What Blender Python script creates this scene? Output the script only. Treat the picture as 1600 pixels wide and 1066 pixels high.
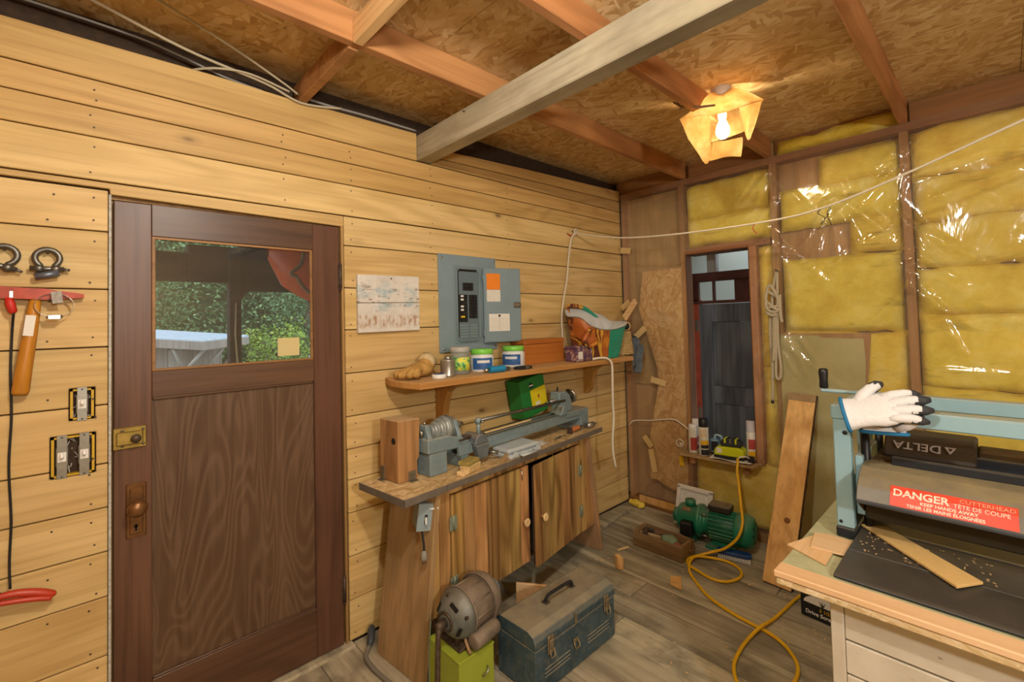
import bpy, bmesh, math, random
from mathutils import Vector, Matrix, Euler, noise as mnoise

for o in list(bpy.data.objects):
    bpy.data.objects.remove(o, do_unlink=True)
SC = bpy.context.scene
C = SC.collection
PI = math.pi
R = math.radians

# ---------------------------------------------------------------- camera
YAW, PITCH, ROLL = R(46.786), R(1.727), R(-1.4375)
fw = Vector((math.cos(YAW)*math.cos(PITCH), math.sin(YAW)*math.cos(PITCH), math.sin(PITCH)))
rt = Vector((math.sin(YAW), -math.cos(YAW), 0))
up = rt.cross(fw)
rt, up = rt*math.cos(ROLL)+up*math.sin(ROLL), -rt*math.sin(ROLL)+up*math.cos(ROLL)
cam_d = bpy.data.cameras.new('camera')
cam = bpy.data.objects.new('camera', cam_d); C.objects.link(cam)
cam.matrix_world = Matrix(((rt.x, up.x, -fw.x, -3.3945), (rt.y, up.y, -fw.y, -2.2205), (rt.z, up.z, -fw.z, 1.55), (0, 0, 0, 1)))
cam_d.sensor_fit = 'HORIZONTAL'; cam_d.sensor_width = 36
cam_d.lens = 36*718.23/1600
cam_d.shift_y = -(533-480.3)/1600
cam_d.clip_start = 0.02; cam_d.clip_end = 200
SC.camera = cam

# ---------------------------------------------------------------- world, lamps, exposure
SC.view_settings.view_transform = 'Standard'
SC.view_settings.look = 'None'
SC.view_settings.gamma = 1
SC.view_settings.use_curve_mapping = False
SC.view_settings.exposure = 0.0
SC.cycles.max_bounces = 8; SC.cycles.diffuse_bounces = 4; SC.cycles.glossy_bounces = 3; SC.cycles.transmission_bounces = 4; SC.cycles.transparent_max_bounces = 8
W = bpy.data.worlds.new('overcast_sky'); SC.world = W; W.use_nodes = True
bg = W.node_tree.nodes['Background']
bg.inputs['Color'].default_value = (0.80, 0.90, 1.0, 1)
bg.inputs['Strength'].default_value = 2.0

def point(name, loc, col, power, size):
    d = bpy.data.lights.new(name, 'POINT'); d.color = col; d.energy = power; d.shadow_soft_size = size
    o = bpy.data.objects.new(name, d); C.objects.link(o); o.location = loc
    return o
# the bulb over the door side of the shop (hangs just above the frame); the rear one is an added, unseen fill
point('ceiling_bulb_light', (-3.0, -1.75, 2.46), (1.0, 0.955, 0.86), 74, 0.045)
point('rear_fill_light', (-3.2, -3.6, 1.95), (1.0, 0.985, 0.94), 120, 0.09)

# ---------------------------------------------------------------- helpers
class MB:
    """collects shapes into one mesh"""
    def __init__(s): s.bm = bmesh.new()
    def _add(s, verts, faces, M=None, smooth=False, mi=0):
        vs = [s.bm.verts.new(M @ Vector(v) if M else Vector(v)) for v in verts]
        for f in faces:
            try:
                fc = s.bm.faces.new([vs[i] for i in f]); fc.smooth = smooth; fc.material_index = mi
            except ValueError: pass
        return s
    def box(s, lo, hi, bev=0.0, M=None, seg=1, smooth=False, mi=0, jit=0, rnd=None):
        b = bmesh.new()
        x0, y0, z0 = lo; x1, y1, z1 = hi
        v = [b.verts.new(p) for p in ((x0,y0,z0),(x1,y0,z0),(x1,y1,z0),(x0,y1,z0),(x0,y0,z1),(x1,y0,z1),(x1,y1,z1),(x0,y1,z1))]
        for f in ((0,3,2,1),(4,5,6,7),(0,1,5,4),(1,2,6,5),(2,3,7,6),(3,0,4,7)): b.faces.new([v[i] for i in f])
        if jit:
            for q in v: q.co += Vector([rnd.uniform(-jit, jit) for _ in range(3)])
        if bev > 0:
            bmesh.ops.bevel(b, geom=list(b.edges), offset=bev, segments=seg, affect='EDGES', profile=0.5)
        s._merge(b, M, smooth, mi); return s
    def _merge(s, b, M=None, smooth=False, mi=0):
        b.verts.index_update()
        vs = [s.bm.verts.new(M @ v.co if M else v.co) for v in b.verts]
        for f in b.faces:
            try:
                fc = s.bm.faces.new([vs[v.index] for v in f.verts]); fc.smooth = smooth; fc.material_index = mi
            except ValueError: pass
        b.free()
    def prism(s, poly, axis, a, b, bev=0.0, M=None, mi=0, smooth=False, seg=1):
        """poly: 2D points; axis 'x','y','z' is the extrusion direction"""
        bb = bmesh.new()
        def P(p, t):
            return {'x': (t, p[0], p[1]), 'y': (p[0], t, p[1]), 'z': (p[0], p[1], t)}[axis]
        lo = [bb.verts.new(P(p, a)) for p in poly]; hi = [bb.verts.new(P(p, b)) for p in poly]
        n = len(poly)
        bb.faces.new(lo); bb.faces.new(hi)
        for i in range(n): bb.faces.new((lo[i], lo[(i+1) % n], hi[(i+1) % n], hi[i]))
        bmesh.ops.recalc_face_normals(bb, faces=list(bb.faces))
        if bev > 0:
            bmesh.ops.bevel(bb, geom=list(bb.edges), offset=bev, segments=seg, affect='EDGES', profile=0.5)
        s._merge(bb, M, smooth, mi); return s
    def lathe(s, prof, seg=20, M=None, smooth=True, mi=0, cap=True):
        """prof: (radius, z) from bottom to top, around local z"""
        vs = []; fs = []
        for r, z in prof:
            for k in range(seg):
                a = 2*PI*k/seg; vs.append((r*math.cos(a), r*math.sin(a), z))
        for i in range(len(prof)-1):
            for k in range(seg):
                k2 = (k+1) % seg
                fs.append((i*seg+k, i*seg+k2, (i+1)*seg+k2, (i+1)*seg+k))
        if cap:
            fs.append(tuple(range(seg-1, -1, -1))); fs.append(tuple((len(prof)-1)*seg+k for k in range(seg)))
        s._add(vs, fs, M, smooth, mi); return s
    def cyl(s, a, b, r, r2=None, seg=16, smooth=True, mi=0):
        a = Vector(a); b = Vector(b); d = b-a
        M = Matrix.Translation(a) @ d.to_track_quat('Z', 'Y').to_matrix().to_4x4()
        return s.lathe([(r, 0), (r if r2 is None else r2, d.length)], seg, M, smooth, mi)
    def tube(s, pts, r, seg=8, smooth=True, mi=0, closed=False):
        pts = [Vector(p) for p in pts]; n = len(pts)
        rad = r if isinstance(r, (list, tuple)) else [r]*n
        vs = []; prev = None
        for i, p in enumerate(pts):
            if closed: t = pts[(i+1) % n]-pts[i-1]
            else: t = pts[min(i+1, n-1)]-pts[max(i-1, 0)]
            t.normalize()
            if prev is None:
                nrm = t.orthogonal().normalized()
            else:
                nrm = prev-t*prev.dot(t)
                if nrm.length < 1e-6: nrm = t.orthogonal()
                nrm.normalize()
            prev = nrm; bn = t.cross(nrm)
            for k in range(seg):
                a = 2*PI*k/seg; vs.append(p+(nrm*math.cos(a)+bn*math.sin(a))*rad[i])
        fs = []
        for i in range(n if closed else n-1):
            j = (i+1) % n
            for k in range(seg):
                k2 = (k+1) % seg; fs.append((i*seg+k, i*seg+k2, j*seg+k2, j*seg+k))
        if not closed:
            fs.append(tuple(range(seg-1, -1, -1))); fs.append(tuple((n-1)*seg+k for k in range(seg)))
        s._add(vs, fs, None, smooth, mi); return s
    def grid(s, fn, nu, nv, smooth=True, mi=0, keep=None):
        vs = [fn(i/nu, j/nv) for j in range(nv+1) for i in range(nu+1)]
        fs = [(j*(nu+1)+i, j*(nu+1)+i+1, (j+1)*(nu+1)+i+1, (j+1)*(nu+1)+i) for j in range(nv) for i in range(nu)
              if keep is None or keep((i+.5)/nu, (j+.5)/nv)]
        s._add(vs, fs, None, smooth, mi); return s
    def ball(s, c, r, seg=14, rings=8, sc=(1, 1, 1), M=None, mi=0):
        prof = [(max(1e-4, math.sin(PI*i/rings)), -math.cos(PI*i/rings)) for i in range(rings+1)]
        T = Matrix.Translation(c) @ Matrix.Diagonal((r*sc[0], r*sc[1], r*sc[2], 1))
        return s.lathe(prof, seg, (M @ T) if M else T, True, mi, cap=False)

def frame(loc, rz=0, rx=0, ry=0):
    return Matrix.Translation(loc) @ Euler((rx, ry, rz), 'XYZ').to_matrix().to_4x4()

WM = {}   # object name -> world matrix of parents (their own transforms are set before parts are added)
def wmat(o):
    m = o.matrix_basis.copy()
    while o.parent:
        o = o.parent; m = o.matrix_basis @ m
    return m

def obj(name, mb, mat, parent=None, world=True, loc=None, M=None):
    """link MB as one mesh object. world: shapes were given in world coordinates."""
    me = bpy.data.meshes.new(name)
    bmesh.ops.recalc_face_normals(mb.bm, faces=list(mb.bm.faces))
    if parent is not None and world:
        inv = wmat(parent).inverted()
        for v in mb.bm.verts: v.co = inv @ v.co
    o = bpy.data.objects.new(name, me); C.objects.link(o)
    if parent is None:
        if loc is None and world:
            n = len(mb.bm.verts); c = Vector((0, 0, 0)); zmin = 1e9
            for v in mb.bm.verts: c += v.co; zmin = min(zmin, v.co.z)
            c /= max(1, n); loc = Vector((c.x, c.y, zmin))
        if loc is not None:
            loc = Vector(loc)
            if world:
                for v in mb.bm.verts: v.co -= loc
            o.location = loc
        if M is not None: o.matrix_basis = M
    else:
        o.parent = parent
        if loc is not None and not world: o.location = loc
        if M is not None: o.matrix_basis = M
    mb.bm.to_mesh(me); mb.bm.free()
    for m in (mat if isinstance(mat, (list, tuple)) else [mat]): me.materials.append(m)
    return o

def tag(o, label, cat, group=None):
    o['label'] = label; o['category'] = cat
    if group: o['group'] = group
    return o
def struct(o): o['kind'] = 'structure'; return o
def thing(name, label, cat, loc=(0, 0, 0), rz=0, group=None, rx=0, ry=0):
    o = bpy.data.objects.new(name, None); C.objects.link(o); o.empty_display_size = .05
    o.location = loc; o.rotation_euler = (rx, ry, rz)
    return tag(o, label, cat, group)
def copy_tree(o, parent=None):
    c = o.copy(); C.objects.link(c); c.parent = parent
    for ch in list(o.children): copy_tree(ch, c)
    return c
def text(name, s, size, mat, parent, M, extrude=0.0004, align='LEFT', sx=1.0, bold=0.0):
    cu = bpy.data.curves.new(name, 'FONT'); cu.body = s; cu.size = size; cu.extrude = extrude; cu.align_x = align; cu.offset = bold
    cu.resolution_u = 3
    t = bpy.data.objects.new(name+'_tmp', cu); C.objects.link(t)
    dg = bpy.context.evaluated_depsgraph_get()
    me = bpy.data.meshes.new_from_object(t.evaluated_get(dg))
    bpy.data.objects.remove(t, do_unlink=True); bpy.data.curves.remove(cu)
    me.name = name
    me.transform(M @ Matrix.Diagonal((sx, 1, 1, 1)))
    if parent is not None: me.transform(wmat(parent).inverted())
    o = bpy.data.objects.new(name, me); C.objects.link(o); o.parent = parent
    me.materials.clear(); me.materials.append(mat)
    return o
def basis(o, ex, ey, ez):
    ex, ey, ez = Vector(ex).normalized(), Vector(ey).normalized(), Vector(ez).normalized()
    return Matrix(((ex.x, ey.x, ez.x, o[0]), (ex.y, ey.y, ez.y, o[1]), (ex.z, ey.z, ez.z, o[2]), (0, 0, 0, 1)))
def spline(pts, n=8):
    """Catmull-Rom through pts"""
    P = [Vector(p) for p in pts]; out = []
    for i in range(len(P)-1):
        p0 = P[max(i-1, 0)]; p1 = P[i]; p2 = P[i+1]; p3 = P[min(i+2, len(P)-1)]
        for k in range(n):
            t = k/n
            out.append(0.5*((2*p1)+(-p0+p2)*t+(2*p0-5*p1+4*p2-p3)*t*t+(-p0+3*p1-3*p2+p3)*t*t*t))
    out.append(P[-1]); return out
def fbm(v, o=4): return mnoise.fractal(Vector(v), 1.0, 2.0, o)

# ---------------------------------------------------------------- materials
def lin(c):
    return tuple(((x/12.92) if x <= 0.04045 else ((x+0.055)/1.055)**2.4) for x in c)
def rgb(h):
    """sRGB hex to linear rgba"""
    return lin([int(h[i:i+2], 16)/255 for i in (0, 2, 4)])+(1,)
class NM:
    def __init__(s, name):
        s.m = bpy.data.materials.new(name); s.m.use_nodes = True; s.nt = s.m.node_tree
        s.b = s.nt.nodes['Principled BSDF']; s.out = s.nt.nodes['Material Output']
        s.tc = None
    def n(s, typ, props=None, **ins):
        nd = s.nt.nodes.new('ShaderNode'+typ)
        for k, v in (props or {}).items(): setattr(nd, k, v)
        for k, v in ins.items(): s.set(nd, k, v)
        return nd
    def set(s, nd, k, v):
        if k.startswith('i') and k[1:].isdigit(): inp = nd.inputs[int(k[1:])]
        else: inp = nd.inputs[k.replace('_', ' ')]
        if hasattr(v, 'is_linked') and hasattr(v, 'node'): s.nt.links.new(v, inp)
        else: inp.default_value = v
    def P(s, **k):
        for a, v in k.items(): s.set(s.b, a, v)
        return s
    def coord(s, which='Object', rand=True):
        tc = s.n('TexCoord').outputs[which]
        if not rand: return tc
        oi = s.n('ObjectInfo').outputs['Random']
        mul = s.n('VectorMath', {'operation': 'SCALE'}, i0=(13.7, 29.3, 47.1)); s.nt.links.new(oi, mul.inputs['Scale'])
        add = s.n('VectorMath', {'operation': 'ADD'}, i0=tc, i1=mul.outputs[0])
        return add.outputs[0]
    def map(s, v, scale=(1, 1, 1), rot=(0, 0, 0), loc=(0, 0, 0)):
        return s.n('Mapping', i0=v, Scale=scale, Rotation=rot, Location=loc).outputs[0]
    def noise(s, v, scale=1, detail=3, rough=.55, dist=0):
        return s.n('TexNoise', Vector=v, Scale=scale, Detail=detail, Roughness=rough, Distortion=dist).outputs['Fac']
    def ramp(s, f, stops, interp='LINEAR'):
        nd = s.n('ValToRGB', Fac=f); cr = nd.color_ramp; cr.interpolation = interp
        while len(cr.elements) < len(stops): cr.elements.new(0.5)
        for e, (p, c) in zip(cr.elements, stops):
            e.position = p; e.color = c if len(c) == 4 else tuple(c)+(1,)
        return nd.outputs[0]
    def mix(s, f, a, b, typ='MIX'):
        nd = s.n('MixRGB', {'blend_type': typ}, i0=f, i1=a, i2=b); return nd.outputs[0]
    def math(s, op, a, b=0.5, clamp=False):
        nd = s.n('Math', {'operation': op, 'use_clamp': clamp}, i0=a, i1=b); return nd.outputs[0]
    def bump(s, h, strength=.3, dist=.01):
        nd = s.n('Bump', Strength=strength, Distance=dist, Height=h); s.set(s.b, 'Normal', nd.outputs[0]); return nd
    def vary(s, col, amt=.2, hue=0.0):
        oi = s.n('ObjectInfo').outputs['Random']
        v = s.n('MapRange', i0=oi, i3=1-amt, i4=1+amt).outputs[0]
        nd = s.n('HueSaturation', Value=v, Color=col)
        if hue:
            r2 = s.math('FRACT', s.math('MULTIPLY', oi, 7.13), 0)
            s.set(nd, 'Hue', s.n('MapRange', i0=r2, i3=.5-hue, i4=.5+hue).outputs[0])
        return nd.outputs[0]
    def dust(s, col, dcol=rgb('b8a684'), amt=.6, scale=12, power=None):
        """settled dust on faces that look up"""
        g = s.n('NewGeometry').outputs['Normal']
        z = s.n('SeparateXYZ', i0=g).outputs[2]
        z = s.n('MapRange', i0=z, i1=.35, i2=.95, i3=0, i4=1).outputs[0]
        nz = s.ramp(s.noise(s.coord(rand=False), scale, 4, .6), [(.25, (.45,)*3), (.7, (1,)*3)])
        f = s.math('MULTIPLY', s.math('MULTIPLY', z, nz), amt)
        return s.mix(f, col, dcol)

def plain(name, col, rough=.5, metal=0.0, spec=.5, noise=.0, nscale=30, dust=0, bump=0, coat=0, dcol='b8a684'):
    M = NM(name); c = rgb(col) if isinstance(col, str) else col
    out = c
    if noise:
        v = M.noise(M.coord(), nscale, 4, .6)
        out = M.mix(M.ramp(v, [(.3, (0,)*3), (.7, (1,)*3)]), tuple(x*(1-noise) for x in c[:3])+(1,), tuple(min(1, x*(1+noise)) for x in c[:3])+(1,))
        if bump: M.bump(v, bump, .003)
    if dust: out = M.dust(out, rgb(dcol), dust)
    M.P(Base_Color=out, Roughness=rough, Metallic=metal, Specular_IOR_Level=spec)
    if coat: M.P(Coat_Weight=coat)
    return M.m

def wood(name, dark, mid, light, axis=0, grain=60, ring=.5, ringf=9, rough=.6, knots=.0, var=.12, hue=.008, bump=.12, dirt=0, dirtcol='5a4632', dust=0, ringscale=1.0, dcol='b8a684'):
    M = NM(name); v = M.coord()
    def sc(al, ac):
        s = [ac, ac, ac]; s[axis] = al; return tuple(s)
    fine = M.noise(M.map(v, sc(grain*.035, grain)), 1, 3, .6)
    low = M.noise(M.map(v, sc(.55*ringscale, 3.2*ringscale)), 1, 2, .45, .6)
    rings = M.math('SINE', M.math('MULTIPLY', low, ringf*2*PI), 0)
    rings = M.n('MapRange', i0=rings, i1=-1, i2=1, i3=0, i4=1).outputs[0]
    rings = M.math('POWER', rings, 2.2)
    broad = M.noise(M.map(v, sc(.8, 5)), 1, 3, .5)
    base = M.ramp(broad, [(.3, rgb(mid)), (.7, rgb(light))])
    col = M.mix(M.math('MULTIPLY', rings, ring), base, rgb(dark))
    col = M.mix(M.math('MULTIPLY', M.ramp(fine, [(.45, (0,)*3), (.72, (1,)*3)]), .5), col, rgb(dark))
    if knots:
        vo = M.n('TexVoronoi', {'feature': 'F1'}, Vector=M.map(v, sc(1.6, 3.4)), Scale=1.0, Randomness=1.0)
        d = vo.outputs['Distance']
        k = M.ramp(d, [(0.0, (1,)*3), (.05*knots, (.9,)*3), (.10*knots, (.25,)*3), (.2*knots, (0,)*3)])
        col = M.mix(M.math('MULTIPLY', k, .75), col, rgb('4a2c14'))
    if dirt:
        dn = M.noise(M.map(v, sc(1.2, 2.2)), 1.0, 5, .65)
        col = M.mix(M.math('MULTIPLY', M.ramp(dn, [(.42, (0,)*3), (.7, (1,)*3)]), dirt), col, rgb(dirtcol))
    if name == 'floor_boards':   # trodden dust and old stains run across the boards
        g = M.coord('Object', False)
        col = M.mix(M.math('MULTIPLY', M.ramp(M.noise(g, 1.7, 5, .62), [(.47, (0,)*3), (.68, (1,)*3)]), .62), col, rgb('c2b8a0'))
        col = M.mix(M.math('MULTIPLY', M.ramp(M.noise(M.map(g, (3.2, 2.0, 1), loc=(4, 9, 0)), 1, 5, .68), [(.56, (0,)*3), (.70, (1,)*3)]), .6), col, rgb('3a352c'))
    if var: col = M.vary(col, var, hue)
    if dust: col = M.dust(col, rgb(dcol), dust)
    M.P(Base_Color=col, Roughness=rough, Specular_IOR_Level=.35)
    if bump: M.bump(M.math('ADD', fine, M.math('MULTIPLY', rings, .5)), bump, .002)
    return M.m

def osb(name, cols, axis=1, rough=.65, scale=1.0, dark=.35):
    M = NM(name); v = M.coord()
    wv = M.n('TexNoise', Vector=v, Scale=2.2*scale, Detail=2).outputs['Color']
    wv = M.n('VectorMath', {'operation': 'SCALE'}, i0=M.n('VectorMath', {'operation': 'SUBTRACT'}, i0=wv, i1=(.5, .5, .5)).outputs[0]); wv.inputs['Scale'].default_value = .22
    v2 = M.n('VectorMath', {'operation': 'ADD'}, i0=v, i1=wv.outputs[0]).outputs[0]
    col = None
    others = [i for i in range(3)]
    for k, (ang, st, sz) in enumerate(((0, 5.0, 52), (.45, 4.0, 38), (-.5, 4.5, 44), (1.25, 3.5, 48))):
        s = [sz*scale]*3; s[axis] = sz*scale/st
        rot = [0, 0, 0]; rot[2 if axis in (0, 1) else 0] = ang
        rv = M.n('Mapping', {'vector_type': 'POINT'}, i0=v2, Rotation=tuple(rot)).outputs[0]
        mp = M.map(rv, tuple(s), loc=(k*3.3, k*1.7, k*5.1))
        vo = M.n('TexVoronoi', {'feature': 'F1'}, Vector=mp, Scale=1.0)
        rc = M.n('SeparateColor', i0=vo.outputs['Color'])
        c = M.ramp(rc.outputs[0], [(0, rgb(cols[0])), (.35, rgb(cols[1])), (.7, rgb(cols[2])), (1, rgb(cols[3]))])
        edge = M.ramp(vo.outputs['Distance'], [(.45, (0,)*3), (.95, (1,)*3)])
        c = M.mix(M.math('MULTIPLY', edge, dark), c, rgb(cols[0]))
        if col is None: col = c
        else: col = M.mix(M.math('GREATER_THAN', rc.outputs[1], .62 if k < 3 else .82), col, c)
    h = M.noise(M.map(v2, tuple([60*scale if i != axis else 14*scale for i in range(3)])), 1, 3)
    chip = M.ramp(M.noise(M.map(v2, tuple([26*scale if i != axis else 11*scale for i in range(3)])), 1, 2), [(.70, (0,)*3), (.76, (1,)*3)])
    col = M.mix(M.math('MULTIPLY', chip, .55), col, rgb('4a3018'))
    broad = M.noise(v, 1.6, 3)
    col = M.mix(M.math('MULTIPLY', M.ramp(broad, [(.4, (0,)*3), (.7, (1,)*3)]), .35), col, rgb(cols[0]))
    M.P(Base_Color=col, Roughness=rough, Specular_IOR_Level=.3); M.bump(h, .25, .003)
    return M.m

# wood family
m_pine = wood('pine_boards', 'ae8a4e', 'd2b272', 'dec288', 0, 55, .34, 7, .55, .5, .10, .003, .10)
m_pine_warm = wood('pine_boards_upper', '9c7840', 'c29c5e', 'd0ae70', 0, 55, .36, 7, .5, .5, .13, .004, .10)
m_rafter = wood('fir_rafter', '84552c', 'a87446', 'b98654', 0, 45, .5, 6, .6, .6, .12, .006, .10)
m_block = wood('fir_blocking', 'a47742', 'cda067', 'deb982', 1, 45, .5, 6, .6, .5, .15, .012, .10)
m_tie = wood('weathered_tie_beam', '84765c', 'a99b7e', 'bcb096', 1, 50, .3, 5, .7, .5, .05, .005, .2, .6, '5c5444')
m_stud = wood('stud_wood', '8a5f34', 'ae7e4c', 'bd9060', 2, 45, .45, 6, .6, .5, .12, .01, .1)
m_plate = wood('plate_wood', '744e2c', '96683e', 'a87a4e', 1, 45, .45, 6, .6, .5, .12, .01, .1)
m_ceil = osb('ceiling_osb', ('b48e5a', 'cca872', 'd8b986', 'e3ca9c'), 1, dark=.2)
m_osbw = osb('wall_osb', ('bd8f50', 'cfa566', 'd9b378', 'e2c28c'), 2, scale=1.2, dark=.15)
m_ply = wood('plywood_sheath', '8f6b3e', 'b18a58', 'c29c69', 2, 40, .5, 5, .6, .6, .05, .01, .08)
m_sheath = plain('dark_sheathing', '3a2a1c', .9, noise=.3)
m_floor = wood('floor_boards', '686150', 'aaa088', 'c4bb9f', 1, 48, .6, 7, .75, .6, .16, .006, .4, .6, '564f42')
m_crack = plain('dark_gap', '14100b', .95)
m_door = wood('door_stain', '38251a', '5a4030', '6b4d39', 2, 50, .35, 5, .38, 0, .08, .008, .08)
m_doorh = wood('door_stain_rail', '38251a', '5a4030', '6b4d39', 0, 50, .35, 5, .38, 0, .08, .008, .08)
m_doorp = wood('door_ply_panel', '78604a', '503a28', '5e4732', 2, 34, .45, 20, .45, 0, 0, 0, .06, ringscale=1.5)
m_worn = wood('worn_work_wood', '7a6040', 'a5855c', 'b89a70', 2, 45, .4, 6, .7, .5, .08, .01, .15, .45, '6b5638')
m_cedar = wood('cedar_tongue_boards', '63421f', 'a57d48', 'c8a268', 2, 60, .7, 8, .6, .7, .30, .015, .12)
m_shelf = wood('shelf_wood', '96682e', 'b98a4a', 'c99c5c', 0, 45, .4, 5, .55, .4, .05, .01, .1, dust=.55, dcol='c7aa7d')
m_shelfv = wood('bracket_wood', '8f5a26', 'b27c3e', 'c08a48', 2, 45, .4, 5, .55, 0, .05, .01, .1)
m_top = osb('worktop_chip', ('a98a58', 'c5a877', 'd3b98c', 'dfc9a0'), 0, scale=1.4, dark=.2)
m_edge = plain('grey_edge_band', '6d655c', .5, noise=.15, dust=.3)
m_newwood = wood('fresh_cut_wood', 'c59a5e', 'e0bd84', 'ecd0a0', 0, 50, .3, 5, .6, 0, .06, .01, .08)
m_leanw = wood('leaning_board_wood', 'b27e3e', 'deb068', 'eac284', 2, 40, .4, 5, .6, .8, .0, .0, .12)
m_bark = plain('bark', '4c3318', .95, noise=.5, nscale=60, bump=.8)
m_white = plain('white_plastic', 'e6e6e2', .4)
m_black = plain('black_plastic', '14161a', .45)
m_blacksoft = plain('black_dull', '1c1c1e', .8, noise=.2)
m_chrome = plain('bright_steel', 'c8c8c4', .25, 1.0)
m_zinc = plain('zinc_metal', '9a9a92', .38, .9, noise=.12, nscale=40)
m_steel = plain('dull_steel', '74726c', .42, .85, noise=.2)
m_rust = plain('rusty_iron', '5a4c40', .6, .6, noise=.4, nscale=60)
m_brass = plain('old_brass', 'a08a48', .42, .75, noise=.2)
m_bronze = plain('brown_bronze', '7a5632', .35, .55, noise=.25)
m_paper = plain('white_paper', 'e4e2da', .8)
m_rope = plain('cotton_rope', 'd9cfb8', .9, noise=.15, nscale=300)
m_tape = plain('masking_tape', 'd9bd83', .7)
# ================================================================ FLOOR
rnd = random.Random(5)
floor = struct(obj('floor', MB().box((-4.7, -4.7, -.10), (.11, .09, -.028)), m_crack, loc=(0, 0, 0)))
x = -4.66
while x < .08:
    w = rnd.choice((.175, .19, .20))
    y = -4.68+rnd.uniform(-.5, 0); ends = [-4.68]
    yy = rnd.uniform(-3.4, -2.4)
    while yy < -.4: ends.append(yy); yy += rnd.uniform(1.5, 2.8)
    ends.append(.02)
    for a, b in zip(ends[:-1], ends[1:]):
        dz = rnd.uniform(-.002, .0)
        obj('floor_plank', MB().box((x+.0015, a+.002, -.028), (min(x+w, .088)-.0015, b-.002, dz), .002), m_floor, floor)
    x += w

# ================================================================ CEILING
CZ = 2.735
ceiling = struct(obj('ceiling', MB().box((-4.7, -4.7, CZ+.014), (.11, .11, CZ+.06)), m_sheath, loc=(0, 0, CZ)))
for i in range(2):
    for j in range(4):
        x0 = -4.7+2.42*i; y0 = .11-1.22*(j+1)
        obj('osb_panel', MB().box((x0+.001, max(y0, -4.69)+.001, CZ), (min(x0+2.42, .10)-.001, y0+1.219, CZ+.013)), m_ceil, ceiling)
RB = 2.612
def rafter(y, wav=0, mat=m_rafter):
    mb = MB()
    if not wav:
        mb.box((-4.6, y-.02, RB), (-.005, y+.02, CZ-.0005), .003)
    else:
        n = 46; xs = [-4.6+4.595*i/n for i in range(n+1)]; vs = []; fs = []
        for xx in xs:
            c = .002+max(0, fbm((xx*2.3, 3.1, 0), 3))*.035+.004*math.sin(xx*9)
            c = max(.002, c)
            vs += [(xx, y-.02, RB), (xx, y+.02-c*.8, RB), (xx, y+.02, RB+c*1.3), (xx, y+.02, CZ-.0005), (xx, y-.02, CZ-.0005)]
        for i in range(n):
            for k in range(5): a = i*5+k; b = i*5+(k+1) % 5; fs.append((a, b, b+5, a+5))
        fs += [(0, 1, 2, 3, 4), tuple(n*5+k for k in (4, 3, 2, 1, 0))]
        mb._add(vs, fs)
    return obj('rafter', mb, mat, ceiling)
for y, wv in ((-.58, 0), (-1.18, 0), (-1.88, 1), (-2.55, 0), (-3.2, 0), (-3.9, 0)): rafter(y, wv)
# blocking between rafters
obj('blocking', MB().box((-2.655, -.56, 2.605), (-2.615, .05, 2.695), .003), m_rafter, ceiling)
obj('blocking', MB().box((-2.655, -1.16, 2.605), (-2.615, -.6, 2.695), .003), m_block, ceiling)
obj('blocking', MB().box((-2.66, -1.86, 2.605), (-2.62, -1.2, 2.695), .003), m_block, ceiling)
# tie beam under the rafters
obj('tie_beam', MB().box((-2.012, -4.6, 2.470), (-1.922, .02, RB), .004), m_tie, ceiling)
mb = MB(); mb.tube(spline([(-1.985, -.42, RB+.02), (-2.014, -.43, 2.60), (-2.022, -.46, 2.585)], 4), .0018, 5)
obj('bent_nail', mb, m_rust, ceiling)

# ================================================================ WALL BACK (horizontal boards, door)
DX0, DX1, DZ1 = -3.316, -2.443, 2.052
mb = MB().box((-4.7, .022, -.1), (DX0, .10, 2.55)).box((DX1, .022, -.1), (.10, .10, 2.55)).box((DX0, .022, DZ1+.01), (DX1, .10, 2.55)).box((-4.7, .09, 2.55), (.10, .12, CZ))
wall_back = struct(obj('wall_back', mb, m_sheath, loc=(0, .05, 0)))
rnd = random.Random(11)
def plank(poly, mat=m_pine, y0=0.0):
    d = rnd.uniform(-.0015, .0015)
    return obj('plank', MB().prism(poly, 'y', y0+d, .021, .0025), mat, wall_back)
def rect(x0, x1, z0, z1): return [(x0, z0), (x1, z0), (x1, z1), (x0, z1)]
G = .0022
up_z = [2.097, 2.255, 2.365, 2.465]
plank(rect(-4.65, -.004, 2.097+G, 2.255-G), m_pine)
plank(rect(-4.65, -.004, 2.255+G, 2.365-G), m_pine_warm)
plank(rect(-4.65, -.004, 2.365+G, 2.465-G), m_pine_warm)
plank([(-4.65, 2.465+G), (-2.014, 2.465+G), (-2.014, 2.622), (-2.72, 2.608), (-3.0, 2.613), (-3.6, 2.604), (-4.65, 2.604)], m_pine_warm)
plank([(-1.92, 2.465+G), (-.004, 2.465+G), (-.004, 2.555), (-1.92, 2.51)], m_pine_warm)
plank([(-1.92, 2.51+2*G), (-.004, 2.555+2*G), (-.004, 2.645), (-1.2, 2.60), (-1.92, 2.565)], m_pine_warm)
# header strip over the door
plank([(-4.65, 2.072), (DX0-.002, 2.072), (DX0, 2.052), (DX1, 2.040), (DX1, 2.093), (-4.65, 2.093)], m_pine)
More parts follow.
